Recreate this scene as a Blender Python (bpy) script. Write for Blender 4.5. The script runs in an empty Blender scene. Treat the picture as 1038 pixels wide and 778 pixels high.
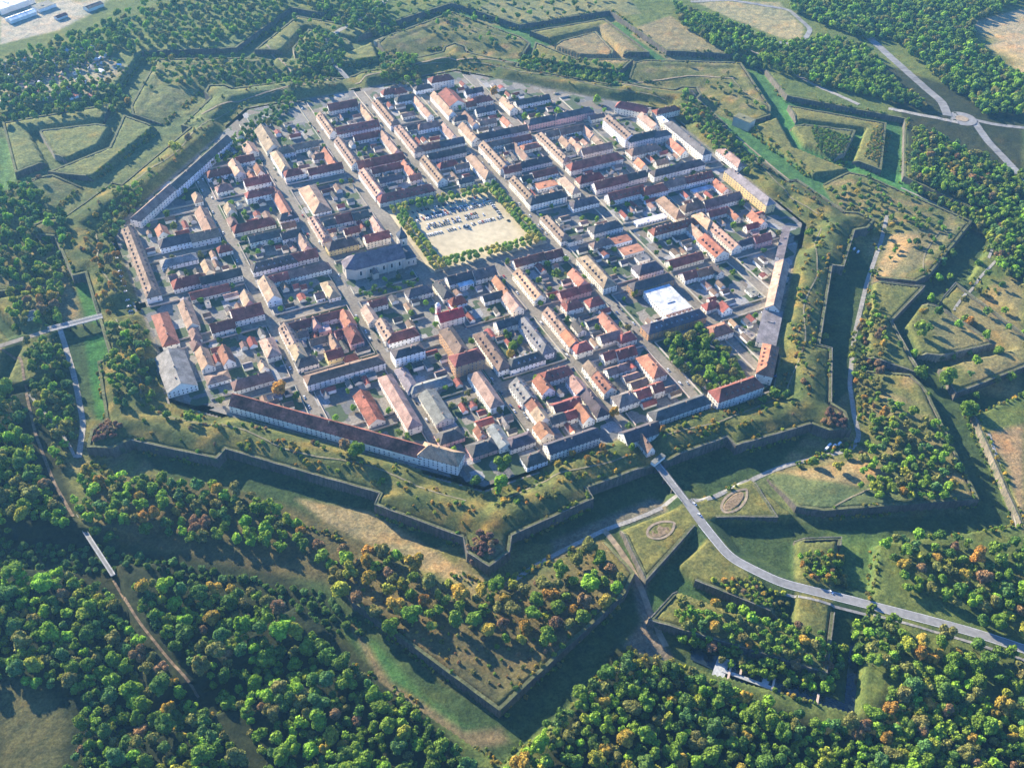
import bpy, bmesh, math, random
import numpy as np
from mathutils import Vector, Matrix
R0 = random.Random(11)
PI = math.pi
scene = bpy.context.scene
COL = scene.collection
# ---------------------------------------------------------------- camera
H = 640.0
F_, PITCH, ROLL, HEAD = 1000.0, math.radians(42.8), math.radians(3.0), math.radians(28.6)
CAM = Vector((-0.6288*H, -1.3545*H, H))
_f = Vector((math.cos(PITCH)*math.sin(HEAD), math.cos(PITCH)*math.cos(HEAD), -math.sin(PITCH)))
_r0 = Vector((math.cos(HEAD), -math.sin(HEAD), 0))
_u0 = Vector((math.sin(PITCH)*math.sin(HEAD), math.sin(PITCH)*math.cos(HEAD), math.cos(PITCH)))
_r = _r0*math.cos(ROLL)+_u0*math.sin(ROLL)
_u = _u0*math.cos(ROLL)-_r0*math.sin(ROLL)
def G(px, py, z=0.0):
    """place on the ground plane of height z that was measured on the photograph"""
    d = _f+_r*((px-519)/F_)-_u*((py-389)/F_)
    t = (z-H)/d.z
    return (CAM.x+d.x*t, CAM.y+d.y*t)
def SCR(x, y, z=0.0):
    d = Vector((x, y, z))-CAM
    w = d.dot(_f)
    return (519+F_*d.dot(_r)/w, 389-F_*d.dot(_u)/w, w)
cd = bpy.data.cameras.new('camera'); cam = bpy.data.objects.new('camera', cd); COL.objects.link(cam)
m = Matrix((_r, _u, -_f)).transposed().to_4x4(); m.translation = CAM; cam.matrix_world = m
cd.sensor_width = 36; cd.lens = 36*F_/1038; cd.clip_start = 5; cd.clip_end = 20000
scene.camera = cam
# ---------------------------------------------------------------- light
SUN_AZ, SUN_EL = math.radians(108), math.radians(21)
sd_ = Vector((math.cos(SUN_AZ)*math.cos(SUN_EL), math.sin(SUN_AZ)*math.cos(SUN_EL), math.sin(SUN_EL)))
sl = bpy.data.lights.new('sun', 'SUN'); sl.energy = 5.0; sl.angle = math.radians(0.6); sl.color = (1.0, 0.89, 0.68)
so = bpy.data.objects.new('sun', sl); COL.objects.link(so); so.rotation_euler = sd_.to_track_quat('Z', 'Y').to_euler()
so.location = (0, 0, 900)
W = bpy.data.worlds.new('World'); scene.world = W; W.use_nodes = True
nt = W.node_tree; sky = nt.nodes.new('ShaderNodeTexSky'); sky.sky_type = 'NISHITA'; sky.sun_disc = False
sky.sun_elevation = SUN_EL; sky.sun_rotation = PI/2-SUN_AZ
sky.altitude = 600; sky.air_density = 1.2; sky.dust_density = 0.6; sky.ozone_density = 5
_mx = nt.nodes.new('ShaderNodeMix'); _mx.data_type = 'RGBA'; _mx.blend_type = 'MULTIPLY'; _mx.inputs[0].default_value = 1; _mx.inputs[7].default_value = (.64, .92, 1.42, 1)
nt.links.new(sky.outputs[0], _mx.inputs[6]); nt.links.new(_mx.outputs[2], nt.nodes['Background'].inputs[0]); nt.nodes['Background'].inputs[1].default_value = 0.072
vs = scene.view_settings; vs.view_transform = 'Standard'; vs.look = 'None'; vs.gamma = 1; vs.exposure = 1.9; vs.use_curve_mapping = False
scene.cycles.max_bounces = 5; scene.cycles.diffuse_bounces = 3; scene.cycles.transparent_max_bounces = 4
scene.cycles.volume_bounces = 0
scene.cycles.use_denoising = True
# ---------------------------------------------------------------- materials
def ns(mt):
    mt.use_nodes = True; t = mt.node_tree; return t, t.nodes, t.links, t.nodes['Principled BSDF']
def mixmul(N, L, a, b, fac=1.0):
    x = N.new('ShaderNodeMix'); x.data_type = 'RGBA'; x.blend_type = 'MULTIPLY'; x.inputs[0].default_value = fac
    L.new(a, x.inputs[6]); L.new(b, x.inputs[7]); return x.outputs[2]
def noise(N, L, vec, scale, lo, hi, detail=4, rough=.6, a=.35, b=.65):
    n = N.new('ShaderNodeTexNoise'); n.inputs['Scale'].default_value = scale; n.inputs['Detail'].default_value = detail
    n.inputs['Roughness'].default_value = rough
    if vec is not None: L.new(vec, n.inputs['Vector'])
    r = N.new('ShaderNodeValToRGB'); r.color_ramp.elements[0].position = a; r.color_ramp.elements[1].position = b
    r.color_ramp.elements[0].color = (*lo, 1) if isinstance(lo, tuple) else (lo, lo, lo, 1)
    r.color_ramp.elements[1].color = (*hi, 1) if isinstance(hi, tuple) else (hi, hi, hi, 1)
    L.new(n.outputs[0], r.inputs[0]); return r.outputs[0], n.outputs[0]
def wpos(N, scale=None, L=None):
    return N.new('ShaderNodeNewGeometry').outputs['Position']
def mat_obj(name, rough=.85, s1=.15, s2=1.5, amt=(.75, 1.15), amt2=(.85, 1.1), vec='world', bump=0, spec=.2):
    """colour comes from the object, broken up by two noises"""
    mt = bpy.data.materials.new(name); t, N, L, B = ns(mt)
    oi = N.new('ShaderNodeObjectInfo'); p = wpos(N)
    a, _ = noise(N, L, p, s1, *amt); b, h = noise(N, L, p, s2, *amt2)
    c = mixmul(N, L, mixmul(N, L, oi.outputs['Color'], a), b)
    L.new(c, B.inputs['Base Color']); B.inputs['Roughness'].default_value = rough; B.inputs['Specular IOR Level'].default_value = spec
    if bump:
        bp = N.new('ShaderNodeBump'); bp.inputs['Strength'].default_value = bump; bp.inputs['Distance'].default_value = 1
        L.new(h, bp.inputs['Height']); L.new(bp.outputs[0], B.inputs['Normal'])
    return mt
def mat_col(name, col, rough=.8, **k):
    mt = bpy.data.materials.new(name); t, N, L, B = ns(mt)
    p = wpos(N); c = N.new('ShaderNodeRGB'); c.outputs[0].default_value = (*col, 1)
    a, h = noise(N, L, p, k.get('s', .4), k.get('lo', .75), k.get('hi', 1.2))
    b, h2 = noise(N, L, p, k.get('s', .4)*.08, .8, 1.15)
    L.new(mixmul(N, L, mixmul(N, L, c.outputs[0], a), b), B.inputs['Base Color']); B.inputs['Roughness'].default_value = rough
    B.inputs['Specular IOR Level'].default_value = k.get('spec', .2); B.inputs['Metallic'].default_value = k.get('metal', 0)
    return mt
M_WALL = mat_obj('plaster', .9, .12, 1.2, (.85, 1.08), (.9, 1.06))
M_ROOF = mat_obj('roof_tiles', .85, .13, 1.1, (.62, 1.25), (.72, 1.22), bump=.25, spec=.25)
M_ROOF2 = mat_obj('patched_tiles', .85, .07, .5, (.35, 1.7), (.6, 1.35), bump=.25, spec=.25)
M_TRIM = mat_obj('trim', .7, .5, 3, (.9, 1.1), (.9, 1.1))
M_GLASS = mat_col('window_glass', (.03, .035, .045), .25, spec=.5)
M_PAINT = mat_obj('car_paint', .3, .5, 3, (.95, 1.05), (.97, 1.03), spec=.5)
M_TYRE = mat_col('tyre_rubber', (.02, .02, .02), .8)
M_ASPH = mat_col('asphalt', (.19, .165, .13), .9, s=.35, lo=.75, hi=1.25)
M_ROAD = mat_col('road_asphalt', (.2, .195, .185), .9, s=.25, lo=.85, hi=1.15)
M_PATH = mat_col('gravel_path', (.27, .25, .215), .95, s=.5)
M_DIRT = mat_col('dirt_track', (.26, .2, .13), .95, s=.3)
M_LINE = mat_col('road_paint', (.7, .7, .68), .7)
M_SAND = mat_col('sandy_gravel', (.42, .35, .225), .95, s=.12, lo=.86, hi=1.12)
M_WHITE = mat_col('white_membrane', (.72, .73, .76), .6, s=.3, lo=.85, hi=1.08)
M_WATER = mat_col('dark_water', (.012, .02, .022), .08, spec=.5)
M_CONC = mat_col('concrete', (.36, .36, .35), .9, s=.5)
def mat_masonry():
    mt = bpy.data.materials.new('old_masonry'); t, N, L, B = ns(mt); p = wpos(N); oi = N.new('ShaderNodeObjectInfo')
    mp = N.new('ShaderNodeMapping'); mp.inputs['Scale'].default_value = (.5, .5, .08); L.new(p, mp.inputs[0])
    a, _ = noise(N, L, mp.outputs[0], 1.0, (.45, .5, .42), (1.15, 1.08, 1.0)); b, h = noise(N, L, p, .9, .7, 1.2)
    c, _ = noise(N, L, p, .05, .7, 1.2)
    base_ = mixmul(N, L, mixmul(N, L, mixmul(N, L, oi.outputs['Color'], a), b), c)
    iv, _ = noise(N, L, p, .11, 0.0, 1.0, detail=8, rough=.75, a=.56, b=.62); im = N.new('ShaderNodeMix'); im.data_type = 'RGBA'
    L.new(iv, im.inputs[0]); L.new(base_, im.inputs[6]); im.inputs[7].default_value = (.05, .075, .025, 1)
    L.new(im.outputs[2], B.inputs['Base Color']); B.inputs['Roughness'].default_value = .95
    bp = N.new('ShaderNodeBump'); bp.inputs['Strength'].default_value = .4; L.new(h, bp.inputs['Height']); L.new(bp.outputs[0], B.inputs['Normal'])
    return mt
M_MAS = mat_masonry()
def mat_ground():
    mt = bpy.data.materials.new('grassland'); t, N, L, B = ns(mt); p = wpos(N)
    at = N.new('ShaderNodeAttribute'); at.attribute_name = 'col'
    a, _ = noise(N, L, p, .012, (.8, .88, .9), (1.2, 1.1, 1.05)); b, h = noise(N, L, p, .09, (.52, .62, .66), (1.42, 1.28, 1.1), detail=10, rough=.82)
    c, h2 = noise(N, L, p, .45, .5, 1.42, detail=8, rough=.75)
    o, _ = noise(N, L, p, .03, (1, 1, 1), (1.3, 1.0, .8), detail=7, a=.54, b=.7)
    L.new(mixmul(N, L, mixmul(N, L, mixmul(N, L, mixmul(N, L, at.outputs['Color'], a), b), c), o), B.inputs['Base Color'])
    B.inputs['Roughness'].default_value = 1; B.inputs['Specular IOR Level'].default_value = .1
    bp = N.new('ShaderNodeBump'); bp.inputs['Strength'].default_value = .9; bp.inputs['Distance'].default_value = 1.8
    L.new(h, bp.inputs['Height']); L.new(bp.outputs[0], B.inputs['Normal'])
    return mt
M_GROUND = mat_ground()
def mat_yard():
    mt = bpy.data.materials.new('yards_and_pavement'); t, N, L, B = ns(mt); p = wpos(N)
    mp = N.new('ShaderNodeMapping'); mp.inputs['Scale'].default_value = (1, 1, 0); L.new(p, mp.inputs[0])
    v = N.new('ShaderNodeTexVoronoi'); v.distance = 'CHEBYCHEV'; v.inputs['Scale'].default_value = .075; v.inputs['Randomness'].default_value = .85
    L.new(mp.outputs[0], v.inputs['Vector'])
    sp = N.new('ShaderNodeSeparateColor'); L.new(v.outputs['Color'], sp.inputs[0])
    r = N.new('ShaderNodeValToRGB'); r.color_ramp.interpolation = 'CONSTANT'
    cs = [(.0, (.17, .155, .135)), (.2, (.04, .065, .025)), (.4, (.1, .1, .1)), (.56, (.2, .175, .14)), (.68, (.05, .075, .028)), (.82, (.14, .115, .085)), (.93, (.25, .24, .23))]
    e = r.color_ramp.elements
    e[0].position, e[0].color = 0, (*cs[0][1], 1); e[1].position, e[1].color = cs[1][0], (*cs[1][1], 1)
    for q, c in cs[2:]:
        k = e.new(q); k.color = (*c, 1)
    L.new(sp.outputs[0], r.inputs[0])
    a, h = noise(N, L, p, .5, .7, 1.25)
    L.new(mixmul(N, L, r.outputs[0], a), B.inputs['Base Color']); B.inputs['Roughness'].default_value = .95
    return mt
M_YARD = mat_yard()
def mat_leaf():
    mt = bpy.data.materials.new('foliage'); t, N, L, B = ns(mt); p = wpos(N)
    at = N.new('ShaderNodeAttribute'); at.attribute_name = 'col'; oi = N.new('ShaderNodeObjectInfo')
    a, _ = noise(N, L, p, .35, (.72, .75, .8), (1.3, 1.22, 1.05)); b, _ = noise(N, L, p, 1.6, .72, 1.28)
    c = mixmul(N, L, mixmul(N, L, mixmul(N, L, oi.outputs['Color'], at.outputs['Color']), a), b)
    L.new(c, B.inputs['Base Color']); B.inputs['Roughness'].default_value = .8; B.inputs['Specular IOR Level'].default_value = .15
    B.inputs['Specular IOR Level'].default_value = .1; tr = N.new('ShaderNodeBsdfTranslucent'); L.new(c, tr.inputs[0]); mx = N.new('ShaderNodeMixShader'); mx.inputs[0].default_value = .3
    L.new(B.outputs[0], mx.inputs[1]); L.new(tr.outputs[0], mx.inputs[2]); L.new(mx.outputs[0], N['Material Output'].inputs[0])
    return mt
M_LEAF = mat_leaf(); M_BARK = mat_col('bark', (.09, .065, .045), .95)
# ---------------------------------------------------------------- helpers
def mesh(name, vs_, fs, mats, mi=None, smooth=False):
    me = bpy.data.meshes.new(name); me.from_pydata([tuple(v) for v in vs_], [], fs)
    for mm in (mats if isinstance(mats, (list, tuple)) else [mats]): me.materials.append(mm)
    if mi: me.polygons.foreach_set('material_index', mi)
    if smooth: me.polygons.foreach_set('use_smooth', [True]*len(fs))
    me.update(); return me
class MB:
    def __init__(s): s.v, s.f, s.m = [], [], []
    def quad(s, pts, m=0):
        n = len(s.v); s.v += [tuple(p) for p in pts]; s.f.append(tuple(range(n, n+len(pts)))); s.m.append(m)
    def box(s, x0, x1, y0, y1, z0, z1, m=0):
        n = len(s.v); s.v += [(x0,y0,z0),(x1,y0,z0),(x1,y1,z0),(x0,y1,z0),(x0,y0,z1),(x1,y0,z1),(x1,y1,z1),(x0,y1,z1)]
        for f in ((0,3,2,1),(4,5,6,7),(0,1,5,4),(1,2,6,5),(2,3,7,6),(3,0,4,7)): s.f.append(tuple(n+i for i in f)); s.m.append(m)
    def solid(s, bot, top, m=0):
        """closed prism between two equal rings"""
        n = len(s.v); k = len(bot); s.v += [tuple(p) for p in bot]+[tuple(p) for p in top]
        s.f.append(tuple(n+i for i in reversed(range(k)))); s.f.append(tuple(n+k+i for i in range(k))); s.m += [m, m]
        for i in range(k):
            j = (i+1) % k; s.f.append((n+i, n+j, n+k+j, n+k+i)); s.m.append(m)
    def prism(s, poly, z0, z1, m=0): s.solid([(x, y, z0) for x, y in poly], [(x, y, z1) for x, y in poly], m)
    def cyl(s, x, y, z0, z1, r0, r1, k=10, m=0):
        c = [(math.cos(2*PI*i/k), math.sin(2*PI*i/k)) for i in range(k)]
        s.solid([(x+a*r0, y+b*r0, z0) for a, b in c], [(x+a*r1, y+b*r1, z1) for a, b in c], m)
    def mesh(s, name, mats): return mesh(name, s.v, s.f, mats, s.m)
def link(o, parent=None):
    COL.objects.link(o)
    if parent is not None: o.parent = parent
    return o
def ob(name, me, parent=None, loc=(0,0,0), rz=0, color=None, scale=None):
    o = bpy.data.objects.new(name, me); o.location = loc; o.rotation_euler = (0, 0, rz)
    if color is not None: o.color = (*color, 1)
    if scale is not None: o.scale = scale
    return link(o, parent)
def jit(c, a, r=R0): 
    k = 1+r.uniform(-a, a); return tuple(max(0, min(1, q*k*(1+r.uniform(-a, a)*.35))) for q in c)
THINGS = []   # (object, base label, sort key)
def tag(o, label, cat, group=None, fixed=False):
    o['category'] = cat
    if group: o['group'] = group
    x, y, w = SCR(o.location.x, o.location.y, o.location.z)
    if fixed: o['label'] = label
    else: THINGS.append((o, label, x))
    return o
ORD = ['leftmost', 'second', 'third', 'fourth', 'fifth', 'sixth', 'seventh', 'eighth', 'ninth', 'tenth', 'eleventh', 'twelfth', 'thirteenth', 'fourteenth', 'fifteenth', 'sixteenth', 'seventeenth', 'eighteenth', 'nineteenth', 'twentieth']
def finish_labels():
    d = {}
    for o, l, x in THINGS: d.setdefault(l, []).append((x, o))
    for l, v in d.items():
        v.sort(key=lambda q: q[0])
        for i, (x, o) in enumerate(v):
            if len(v) == 1: o['label'] = l
            elif len(v) <= 20: o['label'] = l+(', '+ORD[i]+(' from left' if i else ' one'))
            else: o['label'] = l; o['group'] = o.get('group') or l
def structure(o, kind='structure'): o['kind'] = kind; return o
# ---------------------------------------------------------------- fortress plan (one front, mirrored and turned eight times)
BV = Vector((math.cos(PI/8), math.sin(PI/8)))
def mir(p):
    v = Vector(p); b = v.dot(BV); q = v-b*BV; r = b*BV-q; return (r.x, r.y)
def mh(h): return h+[mir(p) for p in reversed(h)]
ENC = mh([(0,-60),(407,-60),(407,73),(419.5,74),(426,157),(440,165)])+[(0, 400)]
ENC = [(0,-60),(407,-60),(407,73),(419.5,74),(426,156),(440,164),(447,185),(436,330),(0,330)]
CGH = [(455,83),(498,81),(512,99),(559,232)]
CG = CGH+[mir(p) for p in reversed(CGH[:-1])]
TEN = [(453,-67),(453,67),(508,77),(476,0),(508,-77)]
RAV = [(635,0),(540,95),(525,58),(596,0),(525,-58),(540,-95)]
RED = [(580,0),(525,42),(505,45),(490,0),(505,-45),(525,-42)]
STAR = [(668,0),(556,118),(593,246),(560,420),(-10,420),(-10,-420),(560,-420),(593,-246),(556,-118)]
def sdist(poly, x, y):
    n = len(poly); d = np.full(x.shape, 1e18); s = np.ones(x.shape)
    for i in range(n):
        ax, ay = poly[i]; bx, by = poly[i-1]
        ex, ey = bx-ax, by-ay; wx, wy = x-ax, y-ay
        h = np.clip((wx*ex+wy*ey)/(ex*ex+ey*ey), 0, 1)
        d = np.minimum(d, (wx-ex*h)**2+(wy-ey*h)**2)
        c1 = y >= ay; c2 = y < by; c3 = ex*wy > ey*wx
        s = np.where((c1 & c2 & c3) | (~c1 & ~c2 & ~c3), -s, s)
    return s*np.sqrt(d)
def pdist(line, x, y):
    d = np.full(x.shape, 1e18)
    for (ax, ay), (bx, by) in zip(line, line[1:]):
        ex, ey = bx-ax, by-ay; h = np.clip(((x-ax)*ex+(y-ay)*ey)/(ex*ex+ey*ey+1e-9), 0, 1)
        d = np.minimum(d, (x-ax-ex*h)**2+(y-ay-ey*h)**2)
    return np.sqrt(d)
def fold(x, y):
    k = np.round(np.arctan2(y, x)/(PI/4)); th = k*PI/4
    return x*np.cos(th)+y*np.sin(th), -x*np.sin(th)+y*np.cos(th), (k.astype(int)) % 8
ROAD_S = [(-1,-452),(-3,-479),(-3,-518),(19,-555),(53,-586),(97,-627),(126,-655),(150,-682),(200,-745),(270,-830)]
ROAD_W = [(-452,-3),(-500,-9),(-560,-12),(-640,-30)]
ROAD_N = [(-3,452),(-2,480),(13,537),(45,562),(86,586),(150,640),(190,760)]
def clip01(a): return np.clip(a, 0, 1)
def smooth(a): a = clip01(a); return a*a*(3-2*a)
def terrain(x, y):
    x = np.asarray(x, float); y = np.asarray(y, float)
    s, t, k = fold(x, y); ta = np.abs(t)
    star = sdist(STAR, s, t); enc = sdist(ENC, s, ta); cg = sdist(CG, s, ta); ten = sdist(TEN, s, t); rav = sdist(RAV, s, t); red = sdist(RED, s, t)
    red = np.where(((k == 6) & (t > 2)) | (k == 5), 50.0, red); ten = np.where(k == 5, 50.0, ten)
    z = np.where(star > 0, -8+clip01(star/2.5)*8.5, -8.0)
    gl = 0.5-smooth((star-12)/110)*3.0; z = np.where(star > 2.5, gl, z)
    zi = -7.2+clip01((s-455)/34)*6.6+smooth((18+cg)/8)*1.6*clip01((s-490)/15)
    z = np.where(cg < 0, -8+(zi+8)*clip01(-cg/2.5), z)
    z = np.where(ten < 0, -8+7.2*clip01(-ten/2.5), z)
    z = np.where(rav < 0, -8+(8.2+.8*smooth((-rav-4)/8))*clip01(-rav/2.5), z)
    z = np.where(red < 0, -8+8.5*clip01(-red/2.5), z)
    ram = 8*smooth((enc+44)/18)-5*clip01((17+enc)/15); gate = ((k % 2) == 0) & (ta < 16)
    ram = np.where((k % 2) == 0, ram*smooth((ta-9)/12), ram)
    z = np.where(enc < 0, -8+(ram+8)*clip01(-enc/2.5), z)
    z = np.where((enc < 0) & (s < 360), -.25, z)
    z = z+np.where((s > 372), .35*np.sin(x*.23+2*np.sin(y*.11))*np.sin(y*.19+2*np.sin(x*.09))+.25*np.sin(x*.61+y*.37)*np.sin(y*.53-x*.29), 0)
    for line in (ROAD_S, ROAD_W, ROAD_N):
        d = pdist(line, x, y); e = 0.0-clip01((d-6.5)/13)*8
        z = np.where((d < 18), np.maximum(z, e), z); z = np.where(d < 6.5, 0.0, z)
    return z
# ---------------------------------------------------------------- ground sheet
def axis(f0, f1, step, far):
    a = list(np.arange(f0, f1+.1, step)); lo, hi, st = [], [], step
    v = f0
    while v > -far: st *= 1.14; v -= st; lo.append(v)
    v, st = f1, step
    while v < far: st *= 1.14; v += st; hi.append(v)
    return np.array(lo[::-1]+a+hi)
xs = axis(-580, 760, 2.5, 4500); ys = axis(-790, 700, 2.5, 4500)
X, Y = np.meshgrid(xs, ys); Z = terrain(X, Y)
s_, t_, k_ = fold(X, Y); ta_ = np.abs(t_)
rng = np.random.RandomState(3)
def lerp(a, b, w): return a*(1-w[..., None])+np.array(b)*w[..., None]
C = np.zeros(X.shape+(3,)); C[:] = (.12, .155, .045)
star = sdist(STAR, s_, t_); enc = sdist(ENC, s_, ta_); cg = sdist(CG, s_, ta_); rav = sdist(RAV, s_, t_); red = np.where(((k_ == 6) & (t_ > 2)) | (k_ == 5), 50.0, sdist(RED, s_, t_)); ten = np.where(k_ == 5, 50.0, sdist(TEN, s_, t_))
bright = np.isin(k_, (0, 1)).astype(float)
C = lerp(C, (.055, .09, .035), clip01(-star/2))  # ditch floor darkened, its shade put into the grass colour
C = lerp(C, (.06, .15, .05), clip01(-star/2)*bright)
for sd in (rav, red, ten): C = lerp(C, (.16, .165, .055), clip01(-sd/2))
C = lerp(C, (.15, .155, .055), clip01(-cg/2))
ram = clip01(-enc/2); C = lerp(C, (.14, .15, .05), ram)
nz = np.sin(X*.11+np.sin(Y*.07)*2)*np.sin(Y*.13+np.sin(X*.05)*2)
C = lerp(C, (.07, .085, .03), ram*clip01((s_-404)/5+clip01(-cg)*0)*.75)  # shade of the outer rampart slope painted as a dark green band
C = lerp(C, (.27, .2, .06), ram*clip01(nz*1.6-.3)*clip01((s_-370)/6)*.6); C = lerp(C, (.07, .1, .035), ram*clip01(-nz*1.8-.1)*clip01((s_-370)/6)*.75)
C = lerp(C, (.2, .19, .165), ram*clip01((368-s_)/3))
C = lerp(C, (.08, .1, .04), clip01(-cg/2)*clip01(nz*1.5-.3)*.5); C = lerp(C, (.3, .22, .12), clip01(-cg/2)*clip01(-nz*1.5-.2)*.5)
def paint(px, col, z=-3, feather=4, k=1.0):
    global C
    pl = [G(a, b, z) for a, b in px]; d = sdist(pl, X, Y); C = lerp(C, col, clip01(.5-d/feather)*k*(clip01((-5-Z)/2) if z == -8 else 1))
GREEN = (.055, .17, .04)
paint([(68,246),(80,262),(97,310),(100,330),(88,322),(72,280)], GREEN, -8)
paint([(86,345),(104,338),(112,372),(112,425),(98,425)], GREEN, -8)
paint([(60,250),(74,290),(84,330),(62,325),(40,290)], (.22,.2,.11), -8, 8)
paint([(0,140),(22,150),(30,190),(70,205),(40,215),(10,200),(0,190)], (.06,.2,.06), -8, 10)
paint([(-80,545),(120,550),(260,560),(335,605),(345,640),(440,730),(500,800),(-80,810)], (.03,.04,.02), -2, 10)  # dark forest floor, plus the shade in the ditch painted into the ground
paint([(0,690),(40,690),(70,730),(60,800),(0,800)], (.1,.1,.045), -2, 8)
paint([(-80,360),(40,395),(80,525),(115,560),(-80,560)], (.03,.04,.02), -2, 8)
paint([(350,640),(380,650),(430,705),(470,735),(500,742),(480,748),(440,730),(400,700)], (.06,.15,.045), -8, 6)
paint([(350,625),(365,640),(395,690),(430,712),(470,740),(508,738),(515,752),(470,762),(430,735),(385,690)], (.19,.15,.085), -8, 5)
paint([(300,505),(380,520),(420,545),(470,580),(510,590),(480,600),(440,585),(390,560),(330,530)], (.32,.25,.13), -8, 5)
paint([(0,60),(230,40),(400,20),(340,95),(240,110),(140,170),(60,215),(0,230)], (.17,.2,.085), 0, 25, .6)
paint([(90,480),(200,480),(300,510),(370,545),(440,590),(480,600),(560,575),(610,542),(632,600),(500,716),(440,680),(330,585),(200,560),(100,540)], (.13,.105,.05), -1, 8, .8)
paint([(560,548),(660,505),(690,515),(620,535),(600,545),(560,570)], (.17,.16,.12), -8, 6)
paint([(640,590),(655,585),(665,640),(682,665),(660,680),(632,655),(650,630)], (.19,.165,.13), -8, 5)
paint([(660,590),(700,560),(735,590),(745,600),(680,620),(665,640),(655,600)], (.05,.1,.035), -8, 6)
paint([(840,540),(930,545),(950,565),(890,610),(850,590)], (.11,.17,.05), -8, 10)
paint([(760,478),(860,470),(930,470),(985,514),(815,524)], (.12,.15,.065), 0, 5)
paint([(800,474),(870,462),(905,480),(870,492),(820,482)], (.33,.24,.12), 0, 6)
paint([(898,235),(975,228),(940,262),(905,290),(885,280)], (.2,.18,.09), 0, 6)
paint([(905,235),(935,238),(900,278),(886,282)], (.36,.26,.13), 0, 5)
paint([(545,45),(615,24),(658,60),(620,64),(585,58)], (.27,.215,.11), 0, 5)
paint([(640,30),(680,15),(745,60),(680,58)], (.25,.21,.11), 0, 6)
paint([(500,0),(640,0),(650,14),(560,26),(470,18)], (.2,.2,.09), 0, 6)
paint([(700,0),(790,2),(815,28),(812,42),(790,38),(740,18)], (.3,.27,.15), -2, 6)
paint([(985,22),(1050,5),(1050,80),(1020,60)], (.36,.3,.19), -2, 5)
paint([(1000,28),(1050,60),(1050,90),(1015,55)], (.5,.36,.17), -2, 12)
paint([(0,0),(110,0),(95,12),(60,30),(0,45)], (.4,.36,.29), -2, 6)
paint([(5,60),(90,45),(130,70),(90,100),(0,110)], (.33,.3,.24), -2, 12, .8)
paint([(940,330),(1038,270),(1038,400),(990,390)], (.23,.2,.09), 0, 10)
paint([(995,440),(1020,470),(1038,540),(1038,430)], (.3,.22,.12), 0, 6)
paint([(790,100),(870,160),(930,185),(1005,222),(1010,240),(990,235),(900,195),(830,165),(790,125)], (.07,.2,.055), -8, 5)
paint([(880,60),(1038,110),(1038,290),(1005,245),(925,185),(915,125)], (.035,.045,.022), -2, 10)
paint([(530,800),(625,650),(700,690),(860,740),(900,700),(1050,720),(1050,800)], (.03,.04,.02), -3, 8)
nx, ny = len(xs), len(ys)
me = bpy.data.meshes.new('ground'); nv = nx*ny
me.vertices.add(nv); co = np.stack([X, Y, Z], -1).astype(np.float32); me.vertices.foreach_set('co', co.ravel())
ii = (np.arange(ny-1)[:, None]*nx+np.arange(nx-1)[None]).ravel()
q = np.stack([ii, ii+1, ii+nx+1, ii+nx], 1).astype(np.int32)
me.loops.add(q.size); me.loops.foreach_set('vertex_index', q.ravel())
me.polygons.add(len(q)); me.polygons.foreach_set('loop_start', np.arange(0, q.size, 4, dtype=np.int32)); me.polygons.foreach_set('loop_total', np.full(len(q), 4, np.int32))
at = me.attributes.new('col', 'FLOAT_COLOR', 'POINT')
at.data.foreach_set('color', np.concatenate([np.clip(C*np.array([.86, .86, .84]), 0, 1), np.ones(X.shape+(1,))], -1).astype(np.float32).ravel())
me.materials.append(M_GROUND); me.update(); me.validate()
structure(ob('ground', me))
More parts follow.
